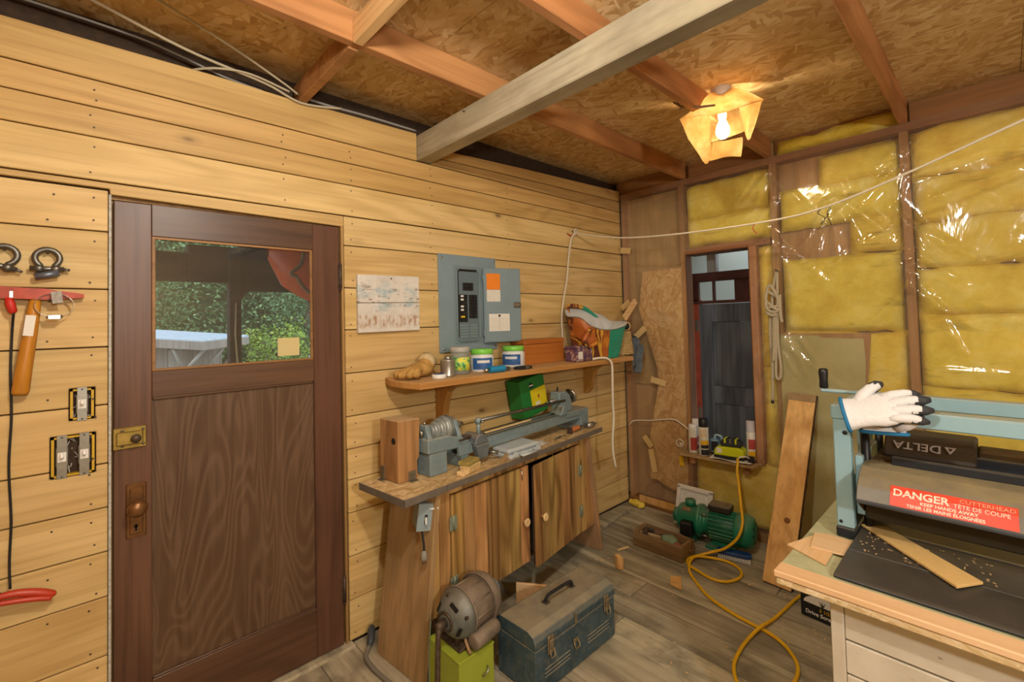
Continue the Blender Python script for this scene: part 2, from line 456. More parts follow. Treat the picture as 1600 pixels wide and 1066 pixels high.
# left of the door, notched for the two switch boxes
B1 = (-3.424, -3.355, 1.241, 1.354); B2 = (-3.470, -3.353, 1.051, 1.195)
lz = [0.0, .2, .40, .606, .764, .92, 1.076, 1.286, 1.494, 1.702, 1.913, 2.066]
for a, b in zip(lz[:-1], lz[1:]):
    x0, x1 = -4.65, DX0-.006
    a += G; b -= G
    poly = [(x0, a), (x1, a), (x1, b), (x0, b)]
    if abs(a-1.286) < .01: poly = [(x0, a), (B1[0], a), (B1[0], B1[3]), (B1[1], B1[3]), (B1[1], a), (x1, a), (x1, b), (x0, b)]
    if abs(a-1.076) < .01: poly = [(x0, a), (B2[0], a), (B2[0], B2[3]), (B2[1], B2[3]), (B2[1], a), (x1, a), (x1, b), (B1[1], b), (B1[1], B1[2]), (B1[0], B1[2]), (B1[0], b), (x0, b)]
    if abs(b-1.076) < .01: poly = [(x0, a), (x1, a), (x1, b), (B2[1], b), (B2[1], B2[2]), (B2[0], B2[2]), (B2[0], b), (x0, b)]
    plank(poly)
rz = [.018, .21, .42, .63, .79, .94, 1.10, 1.312, 1.527, 1.736, 1.948, 2.095]
for i, (a, b) in enumerate(zip(rz[:-1], rz[1:])):
    plank(rect(DX1+(.006 if i < 5 else .002), -.004, a+G, b-G))
# nail heads, one joined scatter
mb = MB()
for xs, zs in (((-3.36, -3.47), lz), ((-2.405, -1.925, -1.33, -.66, -.09), rz), ((-3.36, -2.72, -2.40, -1.93, -1.33, -.66, -.09), [2.097, 2.255, 2.365, 2.465])):
    for a, b in zip(zs[:-1], zs[1:]):
        for xx in xs:
            for zz in (a+.03, b-.035):
                if xx == -3.47 and rnd.random() < .75: continue
                c = (xx+rnd.uniform(-.012, .012), -.002, zz+rnd.uniform(-.008, .008))
                mb.cyl(c, (c[0], -.0005, c[2]), .0035, .003, 8, False)
o = obj('nail_heads', mb, m_rust, wall_back); o['kind'] = 'stuff'

# door frame trim (jambs)
m_paint = plain('old_white_paint', 'b9b7ad', .7, noise=.3, nscale=80)
m_jamb = wood('jamb_wood', '7c5a34', 'a5814e', 'b9965f', 2, 45, .4, 5, .6, 0, .05)
struct(obj('trim_1', MB().box((DX0-.004, .0, 0), (DX0+.004, .10, DZ1), .001), m_paint))
struct(obj('trim_2', MB().box((DX1-.012, .004, 0), (DX1, .10, DZ1-.01), .001), m_jamb))
struct(obj('trim_3', MB().box((DX0, .03, DZ1-.012), (DX1, .10, DZ1+.012), .001), m_jamb))
struct(obj('trim_9', MB().box((DX0, .047, .012), (DX0+.03, .10, DZ1-.012), .001), m_jamb))
struct(obj('trim_10', MB().box((DX1-.04, .047, .012), (DX1-.012, .10, DZ1-.012), .001), m_jamb))
struct(obj('trim_11', MB().box((DX0+.03, .047, DZ1-.05), (DX1-.04, .10, DZ1-.012), .001), m_jamb))
struct(obj('trim_4', MB().box((DX0-.02, -.03, -.005), (DX1+.02, .10, .012), .003), m_floor))

# ================================================================ DOOR
door = bpy.data.objects.new('door_1', None); C.objects.link(door); door.location = (-2.47, .03, .014); struct(door)
dx0, dx1 = -3.306, -2.464; Y0, Y1 = .006, .046
gx0, gx1, gz0, gz1 = -3.187, -2.600, 1.398, 1.906
obj('stile', MB().box((dx0, Y0, .016), (gx0-.008, Y1, 2.034), .003), m_door, door)
obj('stile', MB().box((gx1+.008, Y0, .016), (dx1, Y1, 2.036), .003), m_door, door)
obj('top_rail', MB().box((gx0-.008, Y0, gz1+.006), (gx1+.008, Y1, 2.035), .002), m_doorh, door)
obj('lock_rail', MB().box((gx0-.008, Y0, 1.293), (gx1+.008, Y1, gz0-.006), .002), m_doorh, door)
obj('bottom_rail', MB().box((gx0-.008, Y0, .016), (gx1+.008, Y1, .242), .002), m_doorh, door)
obj('panel', MB().box((gx0-.008, Y0+.014, .235), (gx1+.008, Y1-.008, 1.30)), m_doorp, door)
m_stop = wood('glazing_stop', '6d4c2a', '8d6a3e', 'a27c4c', 0, 45, .3, 5, .5)
for a, b in (((gx0-.008, gz0-.006), (gx1+.008, gz0+.004)), ((gx0-.008, gz1-.004), (gx1+.008, gz1+.006)), ((gx0-.008, gz0), (gx0+.004, gz1)), ((gx1-.004, gz0), (gx1+.008, gz1))):
    obj('glazing_bead', MB().box((a[0], Y0+.004, a[1]), (b[0], Y0+.014, b[1]), .002), m_stop, door)
for z in (.2445, 1.2905):
    obj('moulding', MB().box((gx0-.006, Y0+.003, z-.008), (gx1+.006, Y0+.014, z+.006), .003), m_doorh, door)
def clear_glass(name, tint=(1, 1, 1, 1), haze=0.0, rough=.02, refl=1.0):
    M = NM(name)
    tr = M.n('BsdfTransparent', Color=tint); gl = M.n('BsdfGlossy', Color=(1, 1, 1, 1), Roughness=rough)
    fr = M.math('MULTIPLY', M.n('Fresnel', IOR=1.45).outputs[0], refl, True)
    mx = M.n('MixShader', i0=fr, i1=tr.outputs[0], i2=gl.outputs[0])
    out = mx
    if haze:
        df = M.n('BsdfDiffuse', Color=(.8, .8, .78, 1)); out = M.n('MixShader', i0=haze, i1=mx.outputs[0], i2=df.outputs[0])
    M.nt.links.new(out.outputs[0], M.out.inputs['Surface']); return M.m
m_glass = clear_glass('door_glass', (.97, .98, .97, 1), .02)
obj('glass_pane', MB().box((gx0-.004, Y0+.016, gz0-.004), (gx1+.004, Y0+.020, gz1+.004)), m_glass, door)
o = obj('paper_note', MB().box((-2.745, Y0+.0135, 1.418), (-2.652, Y0+.0158, 1.50)), plain('cream_paper', 'cfc08a', .8), door)
o['label'] = 'blank cream paper note stuck on the glass'
# rim latch, knob and plate, hinges
lt = obj('rim_latch', MB().box((-3.308, Y0-.008, 1.115), (-3.212, Y0, 1.195), .003).box((-3.300, Y0-.018, 1.130), (-3.222, Y0-.006, 1.180), .004), m_brass, door)
lt['label'] = 'brass sliding rim latch'
obj('latch_knob', MB().lathe([(.006, 0), (.006, .014), (.014, .018), (.016, .026), (.012, .034), (.001, .036)], 16, frame((-3.245, Y0-.016, 1.155), 0, R(90))), m_rust, lt)
for px, pz in ((-3.282, 1.183), (-3.282, 1.128), (-3.222, 1.183), (-3.222, 1.128)):
    obj('screw', MB().cyl((px, Y0-.009, pz), (px, Y0-.012, pz), .005, .004, 10), m_steel, lt)
kp = obj('knob_plate', MB().box((-3.272, Y0-.006, .785), (-3.212, Y0, .985), .004).box((-3.262, Y0-.010, .80), (-3.222, Y0-.004, .97), .003), m_bronze, door)
kp['label'] = 'dark bronze door knob plate'
obj('knob', MB().lathe([(.011, 0), (.010, .03), (.016, .036), (.028, .042), (.0315, .052), (.028, .064), (.014, .072), (.001, .073)], 24, frame((-3.243, Y0-.006, .905), 0, R(90))), m_bronze, kp)
obj('keyhole', MB().cyl((-3.243, Y0-.011, .83), (-3.243, Y0-.0095, .83), .006, None, 10).box((-3.246, Y0-.011, .812), (-3.240, Y0-.0095, .83)), m_crack, kp)
for z in (1.79, .275):
    h = obj('hinge', MB().cyl((-2.462, Y0-.006, z-.058), (-2.462, Y0-.006, z+.058), .008, None, 12).box((-2.474, Y0-.004, z-.055), (-2.452, Y0+.004, z+.055), .001), m_rust, door)
    obj('hinge_pin', MB().ball((-2.462, Y0-.006, z+.062), .007).ball((-2.462, Y0-.006, z-.062), .007), m_rust, h)

# ================================================================ WALL RIGHT (open studs, insulation, plastic)
WY0, WY1, WZ0, WZ1 = -1.03, -.569, .565, 2.03     # window opening
mb = MB().box((.085, -4.7, -.1), (.11, WY0-.03, CZ)).box((.0855, WY1+.002, -.1), (.11, .10, CZ)).box((.085, WY0-.03, -.1), (.11, WY1+.03, WZ0-.03)).box((.085, WY0-.03, WZ1+.03), (.11, WY1+.03, CZ))
wall_right = struct(obj('wall_right', mb, m_ply, loc=(.1, 0, 0)))
for y in (-.03, -.548, -1.198, -1.877, -2.53, -3.2, -3.9, -4.55):
    obj('stud', MB().box((0, y-.02, .06), (.088, y+.02, RB-.0), .002), m_stud, wall_right)
obj('bottom_plate', MB().box((-.003, -4.65, .0), (.088, -.004, .06), .003), m_plate, wall_right)
obj('top_plate', MB().box((-.004, -4.65, RB-.045), (.088, -.004, RB), .002), m_plate, wall_right)
for a, b in ((-.555, .04), (-1.155, -.605), (-1.855, -1.205), (-2.525, -1.905), (-3.18, -2.575)):
    obj('rim_board', MB().box((.03 if a != -1.855 else .06, a, RB+.002), (.07 if a != -1.855 else .088, b, CZ-.001), .001), m_plate, wall_right)
# window framing
obj('header', MB().box((-.002, WY0-.14, WZ1), (.088, WY1+.0, WZ1+.045), .002), m_plate, wall_right)
obj('trimmer', MB().box((-.003, WY0-.045, WZ0-.04), (.088, WY0, WZ1), .002), m_stud, wall_right)
m_jambd = wood('window_jamb', '4d3420', '6a4a30', '7c5a3c', 2, 45, .4, 5, .7)
win = struct(bpy.data.objects.new('window_1', None)); C.objects.link(win); win.location = (.05, -.815, WZ0)
obj('jamb', MB().box((-.001, WY1-.004, WZ0), (.095, WY1+.001, WZ1), .001), m_jambd, win)
obj('jamb', MB().box((.0, WY0-.012, WZ0), (.16, WY0+.006, WZ1), .002), m_jambd, win)
obj('jamb', MB().box((.0, WY0, WZ1-.006), (.16, WY1, WZ1+.01), .002), m_jambd, win)
obj('sill', MB().box((.0, WY0-.0, WZ0-.03), (.17, WY1, WZ0-.002), .002), m_jambd, win)
# OSB and plywood pieces in the corner bay
mb = MB(); mb.prism([(-.205, 1.93), (-.535, 1.93), (-.535, .24), (-.46, .19), (-.40, .205), (-.33, .22), (-.27, .25), (-.215, .245), (-.225, .60), (-.315, 1.02), (-.31, 1.14), (-.16, 1.62)], 'x', -.012, .0, .001)
obj('osb_panel', mb, m_osbw, wall_right)
obj('board', MB().box((.05, -.545, 1.0), (.084, -.05, 2.56)), m_ply, wall_right)
obj('board', MB().box((-.006, -.48, .03), (.006, -.10, .085), .002), m_leanw, wall_right)
# insulation
def insul(name):
    M = NM(name); v = M.coord()
    n1 = M.noise(v, 6, 5, .6); n2 = M.noise(M.map(v, (10, 22, 30)), 1, 4, .6)
    c = M.ramp(n1, [(.25, rgb('d2b038')), (.5, rgb('e8d056')), (.75, rgb('f2e48c'))])
    st = M.ramp(M.noise(M.map(v, (3, 3, 14)), 1, 4, .6, .4), [(.60, (0,)*3), (.72, (1,)*3)])
    c = M.mix(M.math('MULTIPLY', st, .55), c, rgb('7d6a34'))
    c = M.vary(c, .07, .006)
    M.P(Base_Color=c, Roughness=.95, Specular_IOR_Level=.1)
    M.bump(M.math('ADD', n2, n1), .5, .012); return M.m
m_ins = insul('yellow_fiberglass')
m_insb = insul('yellow_fiberglass_pale')
rnd = random.Random(3)
def batt(y0, y1, z0, z1, thick=.075, xb=.083, bulge=.03, seed=0, mat=m_ins):
    """pillowy insulation batt: y0>y1 are its sides"""
    mb = MB(); nu = max(6, int(abs(y1-y0)/.018)); nv = max(4, int((z1-z0)/.018))
    def fn(u, v):
        y = y0+(y1-y0)*u; z = z0+(z1-z0)*v
        e = min(1, 5*min(u, 1-u)*abs(y1-y0)/.3); f = min(1, 5*min(v, 1-v)*(z1-z0)/.22)
        k = math.sqrt(max(0, e))*math.sqrt(max(0, f))
        d = thick*(.25+.75*k)+bulge*k*(.4+.9*fbm((y*3+seed, z*4, seed*1.7), 3))+.006*fbm((y*24, z*34, seed), 3)*k
        w = .022*fbm((y*5, z*5, seed+9), 3)
        return (xb-max(.012, min(d, thick+.012)), y, z+w*(1 if v in (0, 1) else .3))
    mb.grid(fn, nu, nv)
    # close the sides back to the sheathing
    return obj('insulation_batt', mb, mat, wall_right)
SB = [(-.587, -1.176), (-1.220, -1.855), (-1.899, -2.508)]
batt(-.570, -1.176, 2.078, 2.30, seed=1); batt(-.570, -1.176, 2.285, 2.56, seed=2)
batt(-1.072, -1.178, .5, 1.2, seed=3, bulge=.02); batt(-1.072, -1.178, 1.18, 2.03, seed=4, bulge=.02)
batt(-.570, -1.176, .07, .53, seed=5, bulge=.012)
# bay with the brown gaps
batt(-1.45, -1.855, 2.36, 2.55, seed=6, thick=.07); batt(-1.222, -1.853, 2.10, 2.37, seed=7)
batt(-1.60, -1.855, 1.90, 2.13, seed=8, thick=.07); batt(-1.222, -1.84, 1.43, 1.915, seed=9); batt(-1.222, -1.853, .72, 1.44, seed=10, thick=.07); batt(-1.222, -1.853, .07, .73, seed=11, thick=.07)
# wide bay
for i, (a, b) in enumerate(((2.29, 2.57), (2.03, 2.30), (1.78, 2.045), (1.52, 1.79), (1.12, 1.535), (.60, 1.13), (.06, .62))):
    batt(-1.899, -2.51, a, b, seed=20+i, bulge=.045)
    batt(-2.552, -3.18, a, b, seed=40+i, bulge=.045)
batt(-1.215, -1.86, 2.618, 2.715, seed=60, thick=.05, xb=.075, bulge=.03)
# pale sheet standing against the lower part of the bay
m_frost = NM('pale_green_sheet'); v = m_frost.noise(m_frost.coord(), 3, 4, .6)
m_frost.P(Base_Color=m_frost.ramp(v, [(.3, rgb('a89f62')), (.7, rgb('c4bd8c'))]), Roughness=.4); m_frost = m_frost.m
mb = MB(); mb.prism([(-1.205, .03), (-1.64, .03), (-1.65, 1.1), (-1.665, 1.25), (-1.675, 1.40), (-1.205, 1.42)], 'x', -.012, -.004, .001)
obj('pale_sheet', mb, m_frost, wall_right)
mb = MB(); mb.prism([(-1.20, 1.415), (-1.43, 1.415), (-1.44, 1.40), (-1.655, 1.395), (-1.66, 1.28), (-1.655, 1.12), (-1.66, 1.12), (-1.672, 1.2), (-1.69, 1.425), (-1.2, 1.428)], 'x', -.015, -.011, .0005)
obj('torn_sheet_edge', mb, m_ply, wall_right)
# masking tape scraps
for (y, z, a, L) in ((-.063, 2.121, 10, .10), (-.046, 1.66, -35, .10), (-.177, 1.43, -40, .12), (-.324, 1.04, 12, .13), (-.214, .547, 50, .10), (-.253, .40, 80, .18)):
    T = frame((-.034, y, z), 0, R(a))
    obj('tape_scrap', MB().box((-.0005, -L/2, -.024), (.0005, L/2, .024), 0, T), m_tape, wall_right)
# clear plastic vapour sheet with folds
M = NM('clear_plastic_sheet')
tr = M.n('BsdfTransparent', Color=(.97, .97, .95, 1)); gl = M.n('BsdfGlossy', Color=(1, 1, 1, 1), Roughness=.09); df = M.n('BsdfDiffuse', Color=(.85, .84, .8, 1))
lw = M.n('LayerWeight', Blend=.42).outputs['Facing']
fac = M.n('MapRange', i0=lw, i3=.06, i4=.6).outputs[0]
mx = M.n('MixShader', i0=fac, i1=tr.outputs[0], i2=gl.outputs[0]); mx2 = M.n('MixShader', i0=.05, i1=mx.outputs[0], i2=df.outputs[0])
nz = M.noise(M.map(M.coord('Object', False), (5, 5, 3.5)), 1, 3, .6, 1.2)
bp = M.n('Bump', Strength=.22, Distance=.02, Height=nz); M.nt.links.new(bp.outputs[0], gl.inputs['Normal'])
M.nt.links.new(mx2.outputs[0], M.out.inputs['Surface']); m_plastic = M.m
FOLD = []
rf = random.Random(8)
for k in range(60):   # radiating creases from the staples along studs and header
    sy, sz = rf.choice(((-1.2, 2.55), (-1.2, 2.05), (-1.88, 2.5), (-1.88, 2.1), (-1.88, 1.75), (-1.2, 1.4), (-1.6, 2.2), (-2.5, 2.2)))
    a = rf.uniform(-2.6, -.5); L = rf.uniform(.15, .5)
    FOLD.append((sy+rf.uniform(-.05, .05), sz+rf.uniform(-.08, .08), sy+math.cos(a)*L, sz+math.sin(a)*L*1.1, rf.uniform(.008, .020), rf.uniform(.010, .024)))
FOLD += [(-1.50, 2.24, -1.36, 1.95, .02, .014), (-1.50, 2.24, -1.44, 1.90, .022, .014), (-1.51, 2.24, -1.54, 1.92, .02, .013), (-1.53, 2.25, -1.66, 1.96, .02, .014), (-1.55, 2.26, -1.78, 2.02, .02, .015), (-1.86, 2.38, -1.70, 2.2, .018, .016), (-1.22, 2.34, -1.10, 2.18, .018, .014), (-1.22, 2.30, -1.14, 2.08, .018, .012), (-1.90, 2.02, -2.16, 1.80, .02, .016), (-1.90, 1.88, -2.10, 1.68, .02, .016), (-1.92, 2.30, -2.2, 2.36, .02, .018), (-2.0, 2.16, -2.3, 2.24, .02, .02), (-1.26, 1.38, -1.36, 1.16, .016, .012), (-1.32, 1.40, -1.44, 1.2, .014, .010), (-.49, 2.2, -.53, 1.93, .014, .02), (-.12, 2.5, -.45, 2.53, .006, .01), (-.08, 2.05, -.42, 2.1, .008, .012), (-.33, 2.05, -.36, 1.95, .01, .012), (-2.0, 1.23, -2.35, 1.22, .012, .015)]
def sheet_x(y, z):
    d = 0
    for (ya, za, yb, zb, h, w) in FOLD:
        vx, vz = yb-ya, zb-za; L2 = vx*vx+vz*vz
        t = max(0, min(1, ((y-ya)*vx+(z-za)*vz)/L2))
        px, pz = ya+vx*t-y, za+vz*t-z; r2 = px*px+pz*pz
        if r2 < w*w*9: d += h*math.exp(-r2/(w*w))*(1-.6*t)
    base = .010+.010*(1+fbm((y*2.2, z*2.2, 4.4), 3))+.003*(1+mnoise.ridged_multi_fractal(Vector((y*3.5, z*2.2, 1.3)), 1.0, 2.0, 3, 1.0, 2.0)-1)
    return -(base+d)
def sheet(y0, y1, z0, z1, name='plastic_sheet'):
    nu = int(abs(y1-y0)/.0125); nv = int((z1-z0)/.0125)
    mb = MB().grid(lambda u, v: (sheet_x(y0+(y1-y0)*u, z0+(z1-z0)*v), y0+(y1-y0)*u, z0+(z1-z0)*v), nu, nv)
    return obj(name, mb, m_plastic, wall_right)
sheet(-.015, -.560, .10, 2.60); sheet(-.560, -1.045, 2.045, 2.605); sheet(-1.045, -2.62, .02, 2.61); sheet(-.560, -1.045, .03, .52)
# fallen hanging edge of plastic in the corner
mb = MB()
for q in ((-.055, -.10, .03, .035), (-.06, -.15, .025, .03), (-.05, -.06, .022, .028)): mb.ball(q[:3], q[3], 12, 8, (1, 1.3, .8))
for v in mb.bm.verts: v.co += Vector((fbm(v.co*22, 3), fbm(v.co*22+Vector((7, 0, 0)), 3), .8*fbm(v.co*22+Vector((0, 7, 0)), 3)))*.016
obj('insulation_scrap', mb, m_ins, wall_right)
# other two walls (behind the camera)
m_plain = wood('rough_boards', '8a6438', 'b48a52', 'c9a068', 0, 50, .4, 6, .7, .5, .1)
struct(obj('wall_left', MB().box((-4.75, -4.7, -.1), (-4.66, .1, CZ)), m_plain))
struct(obj('wall_front', MB().box((-4.7, -4.78, -.1), (.11, -4.69, CZ)), m_plain))
# ================================================================ OUTSIDE, seen through the door glass
m_dark = plain('weathered_dark_timber', '2b221a', .85, noise=.3, nscale=20)
m_ground = plain('outdoor_ground', '4a5138', .95, noise=.4, nscale=2)
struct(obj('ground', MB().box((-40, .16, -1.3), (40, 40, -1.2)), m_ground))
struct(obj('porch_floor', MB().box((-5, .125, -.16), (2.2, 2.3, -.04)), m_floor))
porch = struct(obj('porch_roof', MB().box((-5, .13, 2.50), (2.4, 2.5, 2.53)), m_dark, loc=(-2.5, 1, 2.5)))
for y, z0, z1, xa, xb in ((2.0, 1.915, 2.16, -5, -2.45),):
    obj('beam', MB().box((-5, y, 1.915), (-2.80, y+.09, 2.135), .006), m_dark, porch); obj('beam', MB().box((-2.80, y, 1.915), (-2.452, y+.09, 2.20), .006), m_dark, porch)
    obj('beam', MB().box((-2.455, y-.02, 1.85), (2.2, y+.07, 2.36), .006), m_dark, porch)
obj('post', MB().box((-2.535, 1.95, -.04), (-2.452, 2.05, 2.14), .005), m_dark, porch)
obj('brace', MB().prism([(-2.451, 1.849), (-2.39, 1.849), (-2.451, 1.78)], 'y', 1.975, 2.035), m_dark, porch)
for i in range(7): obj('porch_rafter', MB().box((-4.6+i*.75, .14, 2.38), (-4.56+i*.75, 2.45, 2.50)), m_dark, porch)
obj('porch_cord', MB().tube([(-2.493, 1.94, 1.75), (-2.50, 1.935, 1.5), (-2.488, 1.935, 1.3), (-2.47, 1.94, 1.0)], .006, 6), plain('jute', 'b7a277', .9), porch)
# red kayak hung under the porch roof
kk = thing('kayak', 'red kayak hanging under the dark porch roof outside the door', 'kayak', (-1.6, .95, 1.95))
m_red = plain('kayak_red', 'e85a20', .35, noise=.1)
L = 2.2; mb = MB(); vs = []; fs = []; nS = 24; nR = 16
for i in range(nS+1):
    t = i/nS; x0 = -2.53+L*t; s = math.sin(PI*min(1, max(.0005, t)))**.36
    for k in range(nR):
        a = 2*PI*k/nR; vs.append((x0, .95+.27*s*math.cos(a), 2.03+(.46 if math.sin(a) < 0 else .2)*s*math.sin(a)))
for i in range(nS):
    for k in range(nR): k2 = (k+1) % nR; fs.append((i*nR+k, i*nR+k2, (i+1)*nR+k2, (i+1)*nR+k))
mb._add(vs, fs, None, True); obj('hull', mb, m_red, kk)
obj('cockpit_rim', MB().tube([(-1.35+.4*math.cos(a), .95+.18*math.sin(a), 2.20) for a in [2*PI*i/20 for i in range(20)]], .018, 8, closed=True), m_blacksoft, kk)
rp = obj('hanging_rope', MB().tube(spline([(-2.36, .60, 2.49), (-2.42, .60, 2.1), (-2.44, .60, 1.93), (-2.50, .60, 1.86), (-2.47, .60, 1.84), (-2.43, .60, 1.78), (-2.34, .60, 1.70), (-2.22, .60, 1.64), (-2.05, .60, 1.62), (-1.95, .60, 1.9), (-1.95, .60, 2.49)], 6), .011, 8), plain('old_rope', '93815c', .95, noise=.2, nscale=200))
tag(rp, 'thick brown rope slung from the porch roof in front of the red kayak', 'rope')
# shed with a metal roof down the slope
sh = thing('shed', 'low grey shed with a pale metal roof and bracketed eaves beyond the porch', 'shed', (-1.91, 6.8, -1.2), R(53.13))
m_metalroof = plain('pale_metal_roof', 'b9c6d2', .45, .2, noise=.06, nscale=4)
m_greyw = wood('grey_siding', '6f675f', '8f867e', 'a39a92', 2, 20, .3, 4, .8, 0, .1, .01, .1)
m_whw = plain('grey_white_lumber', 'a8a49c', .8)
ST = frame((-1.91, 6.8, 0), R(53.13))
RX, RY = 1.62, 3.6
def rz_(x, y): return 1.36+.09*y+.02*x
def slab(x0, x1, y0, y1, d0, d1):
    P_ = [(x, y, rz_(x, y)+d) for d in (d0, d1) for x, y in ((x0, y0), (x1, y0), (x1, y1), (x0, y1))]
    return MB()._add(P_, [(0, 3, 2, 1), (4, 5, 6, 7), (0, 1, 5, 4), (1, 2, 6, 5), (2, 3, 7, 6), (3, 0, 4, 7)], ST)
rf_ = obj('roof', slab(0, RX, 0, RY, -.025, 0), m_metalroof, sh)
for i in range(6): obj('roof_rib', slab(.08+.29*i, .105+.29*i, 0, RY, .0, .018), m_metalroof, rf_)
obj('fascia', slab(.0, .03, 0, RY, -.165, -.026), m_greyw, sh)
obj('side_fascia', slab(.03, RX, 0, .03, -.165, -.026), m_greyw, sh)
for i in range(9): obj('siding_board', MB().box((.40, .45+.345*i, -1.2), (.44, .45+.345*i+.338, 1.20+.031*i), .004, ST), m_greyw, sh)
obj('side_wall', MB().box((.44, .45, -1.2), (1.5, .50, 1.28), 0, ST), m_greyw, sh)
for x0 in (.12, .75, 1.4): obj('bracket', MB().cyl(ST @ Vector((x0, .45, .75)), ST @ Vector((x0, .06, 1.20)), .028, None, 6), m_whw, sh)
for y0 in (.5, 1.4): obj('bracket', MB().cyl(ST @ Vector((.40, y0, .75)), ST @ Vector((.06, y0, 1.22)), .028, None, 6), m_whw, sh)
# picket fence far off
fn = thing('picket_fence', 'grey picket fence at the foot of the trees beyond the shed', 'fence', (1.5, 12, -1.2))
for i in range(22): obj('picket', MB().box((.3+.13*i, 11.7, -1.2), (.38+.13*i, 11.73, .70+.04*math.sin(i*2.1)), .004), m_whw, fn)
obj('rail', MB().box((.2, 11.73, .35), (3.3, 11.78, .43)), m_whw, fn)
# trees
def leafmat(name, a, b, c):
    M = NM(name); v = M.noise(M.coord('Object', False), 9, 3, .6)
    oi = M.n('NewGeometry').outputs['Random Per Island']
    col = M.ramp(M.math('ADD', M.math('MULTIPLY', oi, .7), M.math('MULTIPLY', v, .3)), [(.1, rgb(a)), (.5, rgb(b)), (.9, rgb(c))])
    M.P(Base_Color=col, Roughness=.6, Specular_IOR_Level=.3); 
    return M.m
m_leafd = leafmat('leaf_dark', '3f5a38', '5f7f52', '86a274')
m_leafy = leafmat('leaf_yellow_green', '5a7a2c', '89a844', 'b4c060')
rt_ = random.Random(77)
def tree(name, label, x, y, zc, rx, rzz, n, mat, group=None, leaf=.16):
    t = thing(name, label, 'tree', (x, y, -1.2), 0, group)
    mb = MB(); top = zc+rzz*.6
    mb.tube([(x, y, -1.2), (x+.1, y, zc-rzz*.5), (x-.05, y+.1, zc), (x+.1, y, top)], [.16, .12, .08, .03], 8)
    for k in range(9):
        a = rt_.uniform(0, 2*PI); z0 = rt_.uniform(zc-rzz*.5, zc+rzz*.3)
        mb.tube([(x, y, z0), (x+math.cos(a)*rx*.4, y+math.sin(a)*rx*.4, z0+.3), (x+math.cos(a)*rx*.8, y+math.sin(a)*rx*.8, z0+.4)], [.05, .035, .015], 5)
    obj('trunk', mb, plain('tree_bark', '6a6254', .9, noise=.3), t)
    vs = []; fs = []
    clumps = [(rt_.uniform(-1, 1), rt_.uniform(-1, 1), rt_.uniform(-1, 1)) for _ in range(60)]
    for i in range(n):
        cx, cy, cz = clumps[i % 60]
        l = math.sqrt(cx*cx+cy*cy+cz*cz)+.001; f = min(1, 1/l)*.85
        px = x+(cx*f+rt_.gauss(0, .16))*rx; py = y+(cy*f+rt_.gauss(0, .16))*rx; pz = zc+(cz*f+rt_.gauss(0, .16))*rzz
        e = Euler((rt_.uniform(-1, 1), rt_.uniform(-1, 1), rt_.uniform(0, 6.28))).to_matrix()
        s = leaf*rt_.uniform(.6, 1.3)
        b = len(vs)
        for q in ((-.5, 0, 0), (0, -.28, .04), (.5, 0, 0), (0, .28, .04)): vs.append(Vector((px, py, pz))+e @ Vector(q)*s)
        fs += [(b, b+1, b+2), (b, b+2, b+3)]
    mb = MB(); mb._add(vs, fs); o = obj('foliage', mb, mat, t); o['kind'] = 'stuff'
    return t
for i, (x, y, zc, rx, rzz, lab) in enumerate(((-2.2, 13.0, 1.5, 1.15, 2.6, 'dense green tree rising straight behind the shed roof'), (2.1, 13.4, 1.6, 1.2, 2.7, 'dense green tree behind the picket fence'))):
    tree('dense_tree', lab, x, y, zc, rx, rzz, 7500, m_leafd, None, .10)
tree('young_maple', 'bright yellow-green young tree beside the shed eaves', .35, 10.6, .50, .85, 1.25, 5000, m_leafy, None, .085)
# wooded slope: a bank with leaves all over, too many trees to count
slope = struct(obj('wooded_slope', MB().grid(lambda u, v: (-16+36*u, 16.5+7*v+.8*fbm((u*9, v*6, 1), 3), -1.3+10*v+1.0*fbm((u*12, v*7, 3), 3)), 60, 24), plain('undergrowth', '33452c', .95, noise=.4, nscale=3), loc=(2, 18, -1.2)))
vs = []; fs = []
for i in range(42000):
    u, v = rt_.uniform(.22, .78), rt_.uniform(0, 1); px = -16+36*u; py = 16.2+7*v+.8*fbm((u*9, v*6, 1), 3)-abs(rt_.gauss(0, .35)); pz = -1.3+10*v+1.0*fbm((u*12, v*7, 3), 3)+rt_.gauss(0, .25)
    e = Euler((rt_.uniform(-1.2, 1.2), rt_.uniform(-1, 1), rt_.uniform(0, 6.28))).to_matrix(); s_ = .17*rt_.uniform(.6, 1.4); b = len(vs)
    for q in ((-.5, 0, 0), (0, -.28, .04), (.5, 0, 0), (0, .28, .04)): vs.append(Vector((px, py, pz))+e @ Vector(q)*s_)
    fs += [(b, b+1, b+2), (b, b+2, b+3)]
mb = MB(); mb._add(vs, fs); o = obj('slope_foliage', mb, m_leafd, slope); o['kind'] = 'stuff'

# ================================================================ lean-to room seen through the interior window
m_wallw = plain('pale_painted_wall', 'c9ccc0', .8)
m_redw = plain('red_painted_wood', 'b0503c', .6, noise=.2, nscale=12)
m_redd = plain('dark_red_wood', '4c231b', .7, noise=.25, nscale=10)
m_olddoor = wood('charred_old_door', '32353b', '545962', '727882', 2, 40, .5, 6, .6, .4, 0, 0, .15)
m_redfloor = m_floor
struct(obj('lean_to_floor', MB().box((.115, -3.2, -.1), (2.6, .9, 0)), m_floor))
struct(obj('lean_to_ceiling', MB().box((.115, -3.2, 2.30), (1.0, .35, 2.34)), plain('whitewashed_boards', 'a59c98', .8, noise=.2, nscale=6)))
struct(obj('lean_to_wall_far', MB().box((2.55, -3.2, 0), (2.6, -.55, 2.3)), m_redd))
struct(obj('lean_to_wall_pale', MB().box((2.2, -.54, 0), (2.24, 1.2, 2.6)), m_wallw))
od = thing('old_panel_door', 'charred black four panel door standing beyond the interior window', 'door', (.62, -.72, 0))
